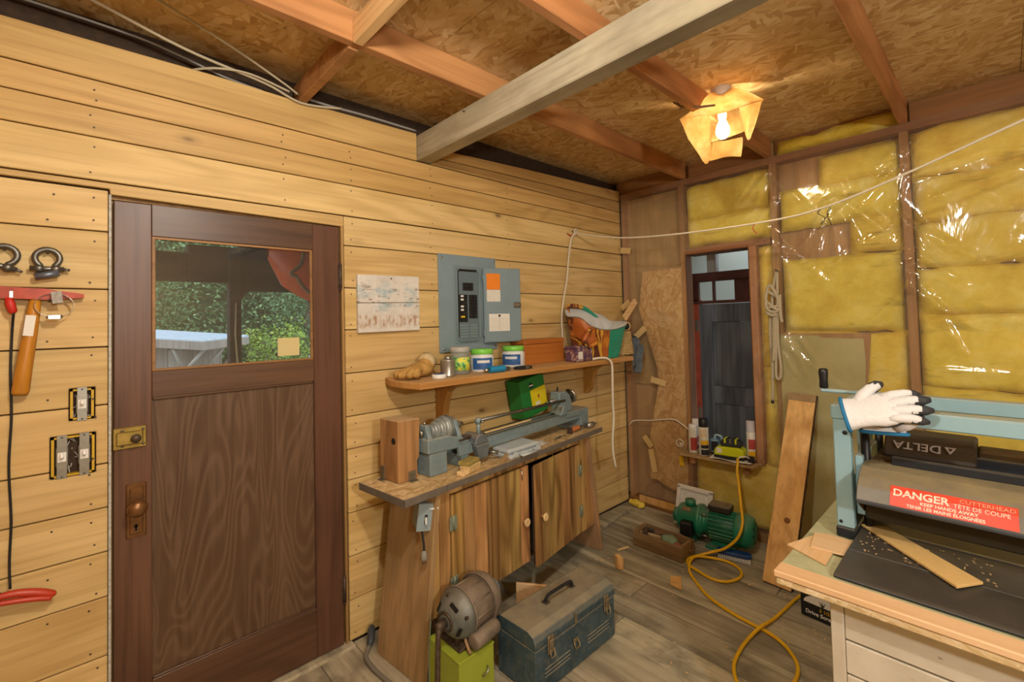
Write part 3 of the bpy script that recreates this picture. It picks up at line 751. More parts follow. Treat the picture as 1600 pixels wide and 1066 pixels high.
yA, yB, zT = -.385, -1.16, 1.655
obj('stile', MB().box((.60, yA-.11, .01), (.64, yA, zT), .003), m_olddoor, od)
obj('stile', MB().box((.60, yB, .01), (.64, yB+.11, zT), .003), m_olddoor, od)
for a, b in ((.22, .80), (.95, 1.50)): obj('mullion', MB().box((.602, -.775-.05, a+.001), (.638, -.775+.05, b-.001), .003), m_olddoor, od)
for a, b in ((.01, .22), (.80, .95), (1.50, zT)): obj('rail', MB().box((.60, yB+.11, a), (.64, yA-.11, b), .003), m_olddoor, od)
for a, b in ((.22, .80), (.95, 1.50)):
    obj('panel', MB().box((.612, -.725, a), (.628, yA-.11, b), .003), m_olddoor, od)
    obj('panel', MB().box((.612, yB+.11, a), (.628, -.825, b), .003), m_olddoor, od)
# red frame with transom lights above that door
fr = struct(bpy.data.objects.new('window_2', None)); C.objects.link(fr); fr.location = (.66, -.7, 1.7)
obj('post', MB().box((.60, -.383, .0), (.68, -.318, 1.70), .004), m_redw, fr)
obj('post', MB().box((.595, -.386, .0), (.599, -.380, 1.67), .002), m_redw, fr)
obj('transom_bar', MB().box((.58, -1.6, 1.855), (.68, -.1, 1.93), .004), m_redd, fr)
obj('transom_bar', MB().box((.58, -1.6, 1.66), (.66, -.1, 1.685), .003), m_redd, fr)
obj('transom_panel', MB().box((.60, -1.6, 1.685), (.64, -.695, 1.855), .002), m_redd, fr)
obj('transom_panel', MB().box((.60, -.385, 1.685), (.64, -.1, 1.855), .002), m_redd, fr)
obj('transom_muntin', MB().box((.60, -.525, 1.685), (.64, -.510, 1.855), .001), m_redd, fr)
obj('glass_pane', MB().box((.612, -.695, 1.685), (.616, -.525, 1.855)), m_glass, fr)
obj('glass_pane', MB().box((.612, -.510, 1.685), (.616, -.385, 1.855)), m_glass, fr)
for nm, y in (('hinge', 1.47), ('hinge', .70)): obj(nm, MB().box((.592, -.384, y-.05), (.599, -.35, y+.05), .001), m_zinc, fr)
struct(obj('trim_5', MB().box((.60, -.55, 1.93), (.66, -.47, 2.30), .004), plain('pale_post', 'b4b2b0', .8)))
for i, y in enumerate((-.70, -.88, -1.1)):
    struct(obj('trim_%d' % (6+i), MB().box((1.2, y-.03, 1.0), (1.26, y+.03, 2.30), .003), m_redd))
# grey batten lying along the window's edge
# ================================================================ LAMPS
m_bulb = NM('bulb_glow'); e = m_bulb.n('Emission', Color=(1.0, .90, .72, 1), Strength=18.0); m_bulb.nt.links.new(e.outputs[0], m_bulb.out.inputs['Surface']); m_bulb = m_bulb.m
M = NM('scorched_paper'); v = M.coord('Object', False)
nz = M.noise(v, 9, 5, .65); col = M.ramp(nz, [(.25, rgb('a8743a')), (.5, rgb('c49a5c')), (.75, rgb('d8bc8c'))])
tl = M.n('BsdfTranslucent', Color=col); df = M.n('BsdfDiffuse', Color=col); mx = M.n('MixShader', i0=.6, i1=df.outputs[0], i2=tl.outputs[0])
M.nt.links.new(mx.outputs[0], M.out.inputs['Surface']); m_shade = M.m
LB = Vector((-.955, -1.262, 2.535))
lamp = thing('ceiling_lamp', 'bare bulb with a torn scorched paper shade hanging under the rafter', 'lamp', (LB.x, LB.y, 2.612))
obj('bulb', MB().lathe([(.013, .05), (.016, .035), (.030, .0), (.034, -.022), (.029, -.046), (.014, -.060), (.001, -.064)], 20, Matrix.Translation(LB)), m_bulb, lamp)
obj('socket', MB().cyl(LB+Vector((0, 0, .045)), LB+Vector((0, 0, .10)), .021, .024, 16).cyl(LB+Vector((0, 0, .10)), (LB.x, LB.y, CZ), .045, .05, 16), m_white, lamp)
def shade_strip(pts, n=10, thick=.001):
    """loft between two polylines (upper, lower)"""
    a, b = pts; A_ = spline(a, 5); B_ = spline(b, 5); mb = MB(); m = len(A_)-1
    k = len(B_)-1
    def fn(u, v):
        p = A_[round(u*m)].lerp(B_[round(u*k)], v)
        w = .012*math.sin(v*PI)*math.sin(u*9)+.006*fbm((p.x*14, p.y*14, p.z*14), 3)
        return p+Vector((-.5*w, -.7*w, .3*w))
    return mb.grid(fn, m, n)
cx, cy = LB.x, LB.y
# view-side frame of the paper: r points along the wall B direction, f towards the room
r_ = Vector((.37, -.93, 0)); f_ = Vector((-.93, -.37, 0)); zu = Vector((0, 0, 1))
def S(a, b, c): return LB+r_*a+f_*b+zu*c
up1 = [S(-.21, .03, .07), S(-.13, .12, .035), S(-.02, .15, .012), S(.09, .13, .035), S(.19, .02, .09)]
top = [S(-.13, -.06, .15), S(-.06, .02, .178), S(0, .03, .185), S(.08, .02, .178), S(.18, -.05, .13)]
obj('paper_shade', shade_strip((top, up1)), m_shade, lamp)
obj('paper_flap', shade_strip(([S(-.205, .03, .07), S(-.13, .115, .035), S(-.058, .14, .02)], [S(-.165, .06, -.05), S(-.085, .10, -.21), S(-.055, .11, -.155)])), m_shade, lamp)
obj('paper_flap', shade_strip(([S(-.05, .118, -.112), S(.02, .125, -.118), S(.085, .11, -.110)], [S(-.065, .105, -.20), S(.01, .11, -.195), S(.078, .10, -.20)])), m_shade, lamp)
obj('paper_flap', shade_strip(([S(.075, .135, .03), S(.12, .09, .055), S(.185, .03, .09)], [S(.105, .07, -.10), S(.112, .06, -.112), S(.125, .05, -.10)])), m_shade, lamp)
obj('paper_back', shade_strip(([S(-.20, .0, .08), S(-.14, -.1, .15), S(0, -.13, .16), S(.18, -.05, .12)], [S(-.165, .03, -.05), S(-.12, -.08, -.04), S(0, -.10, -.03), S(.15, -.03, -.02)])), m_shade, lamp)
obj('stick', MB().tube([S(-.23, .10, .14), S(-.19, .12, .10), S(-.10, .15, .065), S(-.03, .165, .052)], [.004, .007, .007, .005], 6), m_worn, lamp)
obj('wire', MB().tube(spline([S(-.23, .09, .19), S(-.22, .10, .15), S(-.19, .12, .10), S(-.2, .13, .08)], 4), .002, 5), m_steel, lamp)
point('scorched_lamp_light', LB+Vector((0, 0, -.02)), (1.0, .80, .50), 30, .04)
def plain_lamp(label, loc):
    t = thing('ceiling_lamp', label, 'lamp', (loc[0], loc[1], loc[2]))
    L_ = Vector(loc)
    obj('bulb', MB().lathe([(.013, .05), (.016, .035), (.030, .0), (.034, -.022), (.029, -.046), (.014, -.060), (.001, -.064)], 20, Matrix.Translation(L_)), m_glass, t)
    obj('socket', MB().cyl(L_+Vector((0, 0, .045)), L_+Vector((0, 0, .13)), .02, .024, 16).cyl(L_+Vector((0, 0, .13)), (L_.x, L_.y, CZ-.02), .004, None, 8).cyl((L_.x, L_.y, CZ-.02), (L_.x, L_.y, CZ), .045, .05, 16), m_white, t)
plain_lamp('bare clear bulb on the ceiling over the door side of the shop', (-3.0, -1.75, 2.46))
plain_lamp('added bare clear bulb hanging low behind the camera as fill', (-3.2, -3.6, 1.95))  # unseen lamp added to brighten the room from behind the camera

# wires along the top of the board wall
m_wire = plain('old_cable', 'b5a98e', .7); m_wired = plain('grey_cable', '8d8a84', .7)
GW = 'loose cables along the top of the board wall'
def wire(label, pts, r, mat, n=6): return tag(obj('cable', MB().tube(spline(pts, n), r, 6), mat), label, 'cable', GW)
wire('thick pale cable sagging from the ceiling down to the board wall top', [(-3.9, -.25, 2.715), (-3.45, -.14, 2.70), (-3.1, -.06, 2.655), (-2.8, -.02, 2.635), (-2.64, -.01, 2.598), (-2.45, -.012, 2.628)], .006, m_wire)
wire('pale cable running highest across the ceiling panels to the blocking', [(-3.9, -.42, 2.728), (-3.4, -.30, 2.726), (-3.0, -.14, 2.70), (-2.75, -.05, 2.655), (-2.66, -.02, 2.630)], .005, m_wire)
wire('grey cable drooping in the dark gap above the boards', [(-3.9, .03, 2.70), (-3.3, .03, 2.69), (-3.1, .03, 2.665), (-2.95, .025, 2.63), (-2.80, .02, 2.615)], .005, m_wired)
wire('flat pale cable lying on the top board up to the tie beam', [(-2.62, .0, 2.632), (-2.5, -.004, 2.628), (-2.3, -.004, 2.634), (-2.02, -.004, 2.634)], .006, m_wired)
wire('short pale cable looping out over the top board', [(-3.06, .02, 2.618), (-2.98, -.03, 2.632), (-2.86, -.04, 2.645), (-2.70, -.03, 2.625)], .005, m_wire)
cd = obj('conduit', MB().cyl((-1.86, .03, 2.55), (-1.86, .03, 2.73), .012, None, 12), m_zinc); tag(cd, 'short grey conduit pipe rising beside the tie beam end', 'pipe')

# ================================================================ LEFT WALL TOOLS
def shackle(name, label, x, z, group, tilt=0, extra=False):
    t = thing(name, label, 'shackle', (x, -.03, z), 0, group)
    Rb = .030; pts = []
    for i in range(17):
        a = R(-52+284*i/16); pts.append((Rb*math.cos(a), 0, Rb*math.sin(a)))
    pts = [(.020, 0, -.036)]+pts+[(-.020, 0, -.036)]
    T = frame((x, -.022, z), 0, 0, R(tilt))
    obj('bow', MB().tube([T @ Vector(q) for q in pts], .0088, 10), m_steel, t)
    obj('pin', MB().cyl(T @ Vector((-.042, 0, -.036)), T @ Vector((.040, 0, -.036)), .0085, None, 12).cyl(T @ Vector((.038, 0, -.036)), T @ Vector((.055, 0, -.038)), .006, .004, 10).ball(T @ Vector((-.020, 0, -.036)), .015).ball(T @ Vector((.020, 0, -.036)), .015), m_steel, t)
    obj('hook_nail', MB().cyl((x, .02, z+.018), (x, -.035, z+.021), .003, None, 8), m_rust, t)
    return t
s1 = shackle('shackle', 'worn bow shackle nailed to the boards with only its pin closed', -3.575, 1.805, None, 18)
s2 = shackle('shackle', 'bow shackle with a second grey pin sleeve hanging below it', -3.476, 1.802, None, 0)
obj('sleeve', MB().cyl((-3.505, -.030, 1.738), (-3.448, -.030, 1.752), .011, .011, 12), plain('blue_grey_metal', '737b8a', .4, .6), s2)
# red headed hammer
hm = thing('chipping_hammer', 'red headed chipping hammer with a long wooden handle hung on the boards', 'hammer', (-3.52, -.03, 1.34))
m_hred = plain('worn_red_paint', 'b0442c', .5, noise=.3, nscale=30)
m_hwood = wood('hammer_handle', '8a5418', 'b87822', 'c98c30', 2, 45, .3, 5, .4, 0, 0)
vs = []; fs = []
prof = [(-3.70, .022, .013), (-3.66, .022, .014), (-3.60, .020, .016), (-3.53, .018, .018), (-3.48, .019, .018), (-3.45, .013, .014), (-3.41, .010, .010), (-3.385, .006, .006)]
for (xx, h, d) in prof:
    zc = 1.683-(xx+3.585)*.04
    for dy, dz in ((-d, -h), (-d, h), (d, h), (d, -h)): vs.append((xx, -.025+dy, zc+dz))
for i in range(len(prof)-1):
    for k in range(4): fs.append((i*4+k, i*4+(k+1) % 4, (i+1)*4+(k+1) % 4, (i+1)*4+k))
fs += [(0, 1, 2, 3), tuple(len(prof)*4-4+k for k in (3, 2, 1, 0))]
mb = MB()._add(vs, fs); obj('head', mb, m_hred, hm)
obj('handle', MB().tube([(-3.503, -.025, 1.668), (-3.508, -.026, 1.62), (-3.515, -.027, 1.55), (-3.528, -.028, 1.44), (-3.536, -.028, 1.36), (-3.537, -.028, 1.352)], [.0145, .017, .018, .0205, .0215, .019], 12), m_hwood, hm)
obj('handle_sticker', MB().box((-.012, -.0015, -.034), (.012, .0, .034), .0004, frame((-3.516, -.0455, 1.575), 0, 0, R(6))), m_paper, hm)
obj('hook_nail', MB().cyl((-3.47, .02, 1.655), (-3.47, -.05, 1.660), .003, None, 8), m_rust, hm)
# hose clamp
hc = thing('hose_clamp', 'bright steel hose clamp ring with a card tag hung beside the hammer', 'clamp', (-3.458, -.045, 1.60))
vs = []; fs = []; n = 28
for i in range(n):
    a = 2*PI*i/n; vs += [(-3.458+.048*math.cos(a), -.052, 1.642+.040*math.sin(a)), (-3.458+.048*math.cos(a), -.036, 1.640+.040*math.sin(a)), (-3.458+.0468*math.cos(a), -.036, 1.640+.0388*math.sin(a)), (-3.458+.0468*math.cos(a), -.052, 1.642+.0388*math.sin(a))]
for i in range(n):
    j = (i+1) % n
    for k in range(4): fs.append((i*4+k, i*4+(k+1) % 4, j*4+(k+1) % 4, j*4+k))
obj('band', MB()._add(vs, fs, None, True), m_chrome, hc)
obj('screw_housing', MB().box((-3.474, -.060, 1.594), (-3.442, -.036, 1.610), .002).cyl((-3.478, -.05, 1.601), (-3.438, -.05, 1.604), .005, None, 10), m_chrome, hc)
obj('card_tag', MB().box((-.013, -.0008, -.02), (.013, .0008, .02), 0, frame((-3.452, -.056, 1.668), 0, R(10), R(-6))), plain('tag_card', 'a8a39a', .6, noise=.3, nscale=120), hc)
# red clip lead
cl = thing('test_lead', 'red crocodile clip with a long black lead hanging down the boards', 'test lead', (-3.56, -.02, 1.64))
obj('clip_jaw', MB().box((-3.566, -.040, 1.662), (-3.556, -.028, 1.690), .001).box((-3.562, -.046, 1.665), (-3.552, -.040, 1.688), .001), m_chrome, cl)
obj('clip_boot', MB().tube([(-3.564, -.036, 1.668), (-3.560, -.036, 1.648), (-3.554, -.036, 1.622), (-3.552, -.036, 1.616)], [.008, .0125, .011, .006], 10), plain('red_rubber', 'c22a1e', .5), cl)
obj('lead', MB().tube(spline([(-3.552, -.034, 1.618), (-3.557, -.012, 1.55), (-3.560, -.008, 1.42), (-3.557, -.008, 1.28), (-3.562, -.008, 1.12), (-3.556, -.008, .95), (-3.559, -.009, .82), (-3.556, -.02, .735)], 5), .0035, 6), m_black, cl)
# pliers
pl = thing('pliers', 'red handled pliers hung flat at the foot of the black lead', 'pliers', (-3.54, -.04, .69))
m_rh = plain('red_grip', 'b83a22', .4)
obj('jaws', MB().box((-3.68, -.045, .700), (-3.575, -.025, .742), .006), m_blacksoft, pl)
obj('handle', MB().tube(spline([(-3.585, -.035, .726), (-3.54, -.035, .721), (-3.49, -.035, .703), (-3.452, -.035, .682)], 4), [.010, .0105, .011, .0115, .012, .0122, .0125, .0125, .0125, .0125, .0118, .0108, .006], 10), m_rh, pl)
obj('handle', MB().tube(spline([(-3.585, -.041, .708), (-3.54, -.043, .700), (-3.50, -.043, .690), (-3.462, -.041, .676)], 4), .0085, 10), m_rh, pl)
obj('hook_nail', MB().cyl((-3.60, .02, .71), (-3.60, -.05, .712), .003, None, 8), m_rust, pl)

# switch boxes in the wall
m_ybox = plain('yellow_box_plastic', 'c9a21e', .5, noise=.1)
def swbox(name, label, b, n):
    t = thing(name, label, 'switch box', ((b[0]+b[1])/2, .02, b[2]))
    x0, x1, z0, z1 = b[0]+.004, b[1]-.004, b[2]+.004, b[3]-.004
    mb = MB().box((x0, .0, z0), (x0+.007, .045, z1)).box((x1-.007, .0, z0), (x1, .045, z1)).box((x0, .0, z0), (x1, .045, z0+.006)).box((x0, .0, z1-.006), (x1, .045, z1)).box((x0, .041, z0), (x1, .045, z1))
    obj('box', mb, m_ybox, t)
    for k in range(n):
        cx_ = (x0+x1)/2+(k-(n-1)/2)*.056; cz = (z0+z1)/2
        s = obj('switch', MB().box((cx_-.013, -.002, z0-.006), (cx_+.013, .0, z1+.006), .0006).box((cx_-.016, .001, cz-.033), (cx_+.016, .03, cz+.033), .002), m_zinc, t)
        obj('switch_face', MB().box((cx_-.011, -.005, cz-.016), (cx_+.011, -.001, cz+.016), .001), m_white, s)
        obj('toggle', MB().box((-.0045, -.014, -.009), (.0045, .002, .009), .002, frame((cx_, -.006, cz+.003), 0, R(-25))), m_white, s)
        for zz in (z0+.001, z1-.001): obj('screw', MB().cyl((cx_, -.004, zz), (cx_, -.001, zz), .003, None, 8), m_steel, s)
    rr = random.Random(n)
    mb = MB()
    for k in range(6*n):
        xx = rr.uniform(x0+.008, x1-.008); zz = rr.uniform(z0+.01, z1-.01)
        mb.tube(spline([(xx, .039, zz), (xx+rr.uniform(-.02, .02), 0.022, zz+rr.uniform(-.02, .02)), (max(x0+.006, min(x1-.006, xx+rr.uniform(-.02, .02))), .012, max(z0+.008, min(z1-.008, zz+rr.uniform(-.03, .03)))), (xx, .036, zz+.005)], 4), .0016, 5)
    obj('wires', mb, plain('box_wires', 'aaa59a', .6, noise=.4, nscale=40), t)
    return t
swbox('switch_box', 'open yellow box with a single toggle switch in the boards', B1, 1)
swbox('switch_box', 'wider open yellow box with two toggle switches side by side', B2, 2)

# ================================================================ BREAKER PANEL AND PAINTED SIGN
m_pan = plain('panel_grey_paint', '7d929c', .5, noise=.05, nscale=8)
m_pan2 = plain('panel_inner_grey', '75898f', .5)
bp_ = thing('breaker_panel', 'grey electrical breaker panel with its small door hanging open', 'breaker panel', (-1.68, 0, 1.375))
yF = -.012
obj('cover', MB().box((-1.892, yF, 1.376), (-1.455, -.001, 1.953), .003), m_pan, bp_)
tr_ = obj('opening_frame', MB().box((-1.788, yF-.004, 1.424), (-1.578, yF+.001, 1.890), .002), m_pan2, bp_)
obj('dead_front', MB().box((-1.768, yF-.006, 1.440), (-1.602, yF-.003, 1.872), .001), plain('dead_front_grey', '63767e', .55), tr_)
obj('frame_lip', MB().tube([(-1.770, yF-.008, 1.46), (-1.770, yF-.008, 1.855), (-1.752, yF-.008, 1.874), (-1.62, yF-.008, 1.874), (-1.600, yF-.008, 1.855), (-1.600, yF-.008, 1.46), (-1.62, yF-.008, 1.438), (-1.75, yF-.008, 1.438)], .005, 6, closed=True), m_pan2, tr_)
obj('panel_lip_shadow', MB().box((-1.765, yF-.0075, 1.46), (-1.757, yF-.005, 1.868)).box((-1.765, yF-.0075, 1.856), (-1.62, yF-.005, 1.868)), m_crack, tr_)  # black strips draw the shade cast inside the frame lip
obj('catch_strip', MB().box((-1.735, yF-.010, 1.868), (-1.665, yF-.005, 1.878), .001), m_zinc, tr_)
obj('main_switch', MB().box((-1.728, yF-.014, 1.742), (-1.650, yF-.005, 1.788), .002).box((-1.712, yF-.022, 1.756), (-1.672, yF-.012, 1.774), .003), m_black, bp_)
for c, x0 in enumerate((-1.758, -1.683)):
    for r in range(8):
        if c == 1 and r == 7: continue
        z1 = 1.716-r*.0205
        b_ = obj('breaker', MB().box((x0, yF-.012, z1-.0192), (x0+.063, yF-.005, z1), .0012), m_black, bp_)
        yl = (c == 0 and r == 6)
        xx = x0+(.010 if c == 0 else .030)
        obj('toggle', MB().box((xx, yF-.019, z1-.0155), (xx+(.026 if yl else .018), yF-.011, z1-.004), .001), plain('yellow_toggle', 'e0c020', .5) if yl else (m_white if (c == 0 and r in (0, 1, 3, 4)) else m_blacksoft), b_)
for r in range(5):
    obj('blank_slot', MB().box((-1.752, yF-.008, 1.526-r*.017), (-1.690, yF-.0055, 1.538-r*.017), .0006).box((-1.678, yF-.008, 1.526-r*.017), (-1.618, yF-.0055, 1.538-r*.017), .0006), m_pan2, bp_)
for px, pz in ((-1.872, 1.930), (-1.475, 1.930), (-1.872, 1.398), (-1.475, 1.398)):
    obj('screw', MB().cyl((px, yF-.004, pz), (px, yF, pz), .007, .008, 10), m_chrome, bp_)
# open door: hinged at its left edge, swung right
T = frame((-1.574, yF-.012, 1.42), R(-14))
dr = obj('panel_door', MB().box((0, -.012, 0), (.262, 0, .466), .003, T).box((.006, -.015, .006), (.256, -.011, .460), .002, T), m_pan, bp_)
obj('orange_label', MB().box((.018, -.0165, .330), (.112, -.0145, .430), 0, T), plain('orange_label', 'e8851e', .6), dr)
obj('printed_label', MB().box((.018, -.0165, .255), (.112, -.0145, .328), 0, T), plain('label_print', 'd8d6cc', .7, noise=.15, nscale=150), dr)
o = obj('circuit_card', MB().box((.030, -.0165, .070), (.175, -.0145, .178), 0, T), m_paper, dr)
for k in range(7): obj('card_line', MB().box((.036, -.0172, .083+k*.011), (.168, -.0166, .0836+k*.011), 0, T), m_steel, dr)
obj('card_line', MB().box((.1025, -.0172, .078), (.1033, -.0166, .160), 0, T), m_steel, dr)
obj('card_mark', MB().box((.095, -.0172, .160), (.110, -.0166, .173), 0, T), m_blacksoft, dr)
obj('latch', MB().box((.205, -.024, .215), (.258, -.012, .250), .004, T).cyl(T @ Vector((.243, -.03, .232)), T @ Vector((.243, -.02, .232)), .009, None, 10), m_zinc, dr)
for zz in (.06, .40): obj('door_hinge', MB().cyl(T @ Vector((-.002, -.006, zz-.02)), T @ Vector((-.002, -.006, zz+.02)), .005, None, 8), m_pan2, dr)
# painted boards sign
M = NM('painted_white_boards'); v = M.coord('Object', False)
w1 = M.noise(v, 5, 5, .65); base = M.ramp(w1, [(.3, rgb('c4beb4')), (.6, rgb('dcd8d0'))])
s2_ = M.ramp(M.noise(M.map(v, (18, 1, 40)), 1, 4, .7, .8), [(.55, (0,)*3), (.63, (1,)*3)])
blue = M.ramp(M.noise(M.map(v, (10, 1, 16), loc=(3, 0, 7)), 1, 4, .6), [(.48, (0,)*3), (.60, (1,)*3)])
z = M.n('SeparateXYZ', i0=v).outputs[2]
band = M.ramp(M.n('MapRange', i0=z, i1=0, i2=.30, i3=0, i4=1).outputs[0], [(.05, (0,)*3), (.12, (.9,)*3), (.25, (.9,)*3), (.32, (0,)*3)])
mid = M.ramp(M.n('MapRange', i0=z, i1=0, i2=.30, i3=0, i4=1).outputs[0], [(.30, (0,)*3), (.45, (1,)*3), (.72, (1,)*3), (.9, (.1,)*3)])
c = M.mix(M.math('MULTIPLY', blue, M.math('MULTIPLY', mid, .7)), base, rgb('8fb0bc'))
c = M.mix(M.math('MULTIPLY', s2_, M.math('MULTIPLY', mid, .8)), c, rgb('6d6258'))
c = M.mix(M.math('MULTIPLY', M.ramp(M.noise(M.map(v, (60, 1, 22)), 1, 4, .7), [(.45, (0,)*3), (.62, (1,)*3)]), band), c, rgb('a2764c'))
M.P(Base_Color=c, Roughness=.8); m_sign = M.m
sg = thing('painted_sign', 'square sign of two whitewashed boards with faded painting hung on the boards', 'sign', (-2.2, -.002, 1.512))
for a, b in ((1.512, 1.6615), (1.6645, 1.806)):
    mb = MB().box((-2.384, -.022, a), (-2.030, -.002, b), .0015)
    for v_ in mb.bm.verts: v_.co.z += (v_.co.x+2.207)*.012
    o = obj('board', mb, m_sign, sg)
obj('nail', MB().cyl((-2.20, -.026, 1.79), (-2.20, -.02, 1.79), .004, None, 8), m_rust, sg)
# ================================================================ SHELF AND WHAT STANDS ON IT
shf = thing('wall_shelf', 'long wooden wall shelf with rounded end on two curved brackets', 'shelf', (-1.3, -.15, 1.235))
SZ = 1.272
mb = MB().prism([(-2.232, 0), (-2.258, -.10), (-2.245, -.20), (-2.205, -.30), (-.34, -.30), (-.34, 0)], 'z', SZ-.032, SZ, .003)
for v in mb.bm.verts: v.co.z += v.co.y*.035
obj('shelf_board', mb, m_shelf, shf)
def szy(y): return SZ+y*.035
for bx in (-1.905, -.56):
    pr = [(-.001, .99), (-.03, .985), (-.075, 1.03), (-.09, 1.10), (-.12, 1.17), (-.19, 1.215), (-.22, 1.228), (-.001, 1.238)]
    obj('bracket', MB().prism(pr, 'x', bx-.02, bx+.02, .003), m_shelfv, shf)
def cyl_item(name, label, cat, x, y, prof, mat, seg=24, group=None):
    t = thing(name, label, cat, (x, y, szy(y)), 0, group)
    return t
def lat(prof, t, name, mat, seg=24, M_=None):
    l = wmat(t).translation
    return obj(name, MB().lathe(prof, seg, Matrix.Translation(l) if M_ is None else M_), mat, t)
m_jar = plain('jar_white', 'dcdfe0', .35); m_glid = plain('green_lid', '7cd04c', .4); m_bluel = plain('blue_label', '2f5f9e', .5, noise=.35, nscale=40)
m_sil = plain('tin_metal', 'a8a8a2', .35, .8, noise=.1); m_bluep = plain('bright_blue_plastic', '1d86b8', .4)
def jar(label, x, y, r, h, phi):
    t = thing('supplement_jar', label, 'jar', (x, y, szy(y)))
    lat([(r*.96, 0), (r, .004), (r, h*.70), (r*.86, h*.76), (r*.86, h*.8)], t, 'body', m_jar)
    lat([(r*.93, h*.78), (r*.95, h*.79), (r*.95, h*.985), (r*.9, h)], t, 'lid', m_glid, 32)
    mb = MB(); n = 14
    l = wmat(t).translation
    mb.grid(lambda u, v: l+Vector((1.01*r*math.cos(phi+(u-.5)*1.9), 1.01*r*math.sin(phi+(u-.5)*1.9), h*(.12+.5*v))), n, 2)
    lb = obj('label', mb, m_bluel, t)
    mb = MB(); mb.grid(lambda u, v: l+Vector((1.02*r*math.cos(phi+(u-.45)*1.1), 1.02*r*math.sin(phi+(u-.45)*1.1), h*(.40+.12*v))), n, 1)
    obj('lettering', mb, m_jar, lb)
    return t
jar('white jar with green lid and blue label standing behind the blue plug', -1.702, -.155, .067, .128, R(-125))
jar('white jar with green lid standing alone beside the brown wooden box', -1.425, -.125, .070, .128, R(-150))
jar('white jar with green lid half hidden behind the clear container', -1.788, -.068, .050, .125, R(-120))
# glove
gl = thing('leather_glove', 'crumpled tan leather work glove lying at the rounded shelf end', 'glove', (-2.08, -.14, szy(-.14)))
m_leath = plain('tan_leather', 'b58d4a', .75, noise=.25, nscale=40)
mb = MB(); zz = szy(-.2)
mb.ball((-2.03, -.12, zz+.045), .06, sc=(1.2, .8, .65)); mb.ball((-1.985, -.10, zz+.06), .055, sc=(.9, .8, .75))
for k, (dx, dy, dz) in enumerate(((-.16, -.02, .008), (-.155, -.05, .006), (-.12, -.085, .006), (-.08, -.10, .004))):
    mb.tube(spline([(-2.03, -.13, zz+.05), (-2.06+dx*.3, -.13+dy*.4, zz+.045), (-2.03+dx, -.11+dy, zz+.018+dz)], 5), [.026]*3+[.022]*6+[.018, .012], 10)
for v in mb.bm.verts: v.co.x -= .06
obj('hand_body', mb, m_leath, gl)
obj('cuff', MB().tube([(-2.05, -.10, zz+.07), (-2.02, -.085, zz+.085)], [.045, .05], 14), plain('cuff_canvas', 'c9b489', .9, noise=.2, nscale=80), gl)
t = thing('bottle_lid', 'small white and blue screw lid lying in front of the tin', 'lid', (-2.04, -.215, szy(-.215)))
lat([(.036, 0), (.037, .003), (.037, .018), (.034, .021)], t, 'rim', m_white); lat([(.029, .0205), (.029, .0225)], t, 'disc', m_bluel)
t = thing('small_tin', 'small plain metal tin with a stepped neck beside the glove', 'tin', (-1.955, -.175, szy(-.175)))
lat([(.041, 0), (.042, .003), (.0405, .006), (.0405, .080), (.042, .084), (.032, .090)], t, 'body', m_sil); lat([(.020, .089), (.021, .091), (.021, .102), (.018, .104)], t, 'cap', m_zinc)
t = thing('clear_container', 'tall clear plastic container with colourful label beside the green lidded jars', 'container', (-1.858, -.155, szy(-.155)))
lat([(.050, 0), (.0515, .004), (.0515, .10), (.053, .128)], t, 'body', clear_glass('clear_plastic', (.9, .93, .9, 1), .25))
lat([(.054, .120), (.0555, .124), (.0555, .146), (.05, .149)], t, 'lid', plain('grey_clear_lid', 'a9aaa4', .4))
M = NM('colour_label'); v = M.noise(M.coord('Object', False), 24, 3, .6); M.P(Base_Color=M.ramp(v, [(.35, rgb('3f8f4c')), (.45, rgb('9ccf6a')), (.55, rgb('e6e04e')), (.68, rgb('4aa0c4'))], 'CONSTANT'), Roughness=.5); m_clab = M.m
lat([(.0522, .020), (.0522, .092)], t, 'label', m_clab)
t = thing('grey_can', 'plain grey metal can behind the blue labelled jar', 'can', (-1.585, -.06, szy(-.06)))
lat([(.033, 0), (.034, .003), (.033, .006), (.033, .094), (.0345, .097), (.034, .10), (.029, .10)], t, 'body', m_sil); lat([(.029, .097), (.028, .0985)], t, 'top', m_zinc)
t = thing('air_fitting', 'bright blue plastic hose fitting lying before the jars', 'fitting', (-1.68, -.255, szy(-.255)))
z0 = szy(-.255)
obj('body', MB().cyl((-1.73, -.252, z0+.019), (-1.665, -.262, z0+.019), .018, None, 10, False), m_bluep, t); obj('collar', MB().cyl((-1.665, -.262, z0+.02), (-1.63, -.268, z0+.02), .0195, .018, 8, False), m_bluep, t); obj('stem', MB().cyl((-1.76, -.247, z0+.018), (-1.728, -.252, z0+.018), .009, None, 10), m_chrome, t)
t = thing('padlock', 'small dark padlock lying by the blue fitting', 'padlock', (-1.585, -.23, szy(-.23)))
z0 = szy(-.23)
obj('body', MB().box((-1.612, -.25, z0), (-1.565, -.21, z0+.022), .005), m_steel, t); obj('shackle', MB().tube([(-1.60, -.212, z0+.012), (-1.60, -.185, z0+.013), (-1.588, -.172, z0+.013), (-1.576, -.185, z0+.013), (-1.576, -.212, z0+.012)], .0045, 8), m_chrome, t)
t = thing('black_strap', 'coiled black strap with a buckle in front of the lone jar', 'strap', (-1.46, -.245, szy(-.245)))
z0 = szy(-.245); mb = MB()
for k in range(3): mb.tube([(-1.46+(.060-.014*k)*math.cos(a), -.245+(.036-.009*k)*math.sin(a), z0+.008) for a in [2*PI*i/18 for i in range(18)]], .0075, 6, closed=True)
obj('coil', mb, m_blacksoft, t); obj('buckle', MB().box((-1.475, -.290, z0), (-1.44, -.270, z0+.022), .003), m_steel, t)
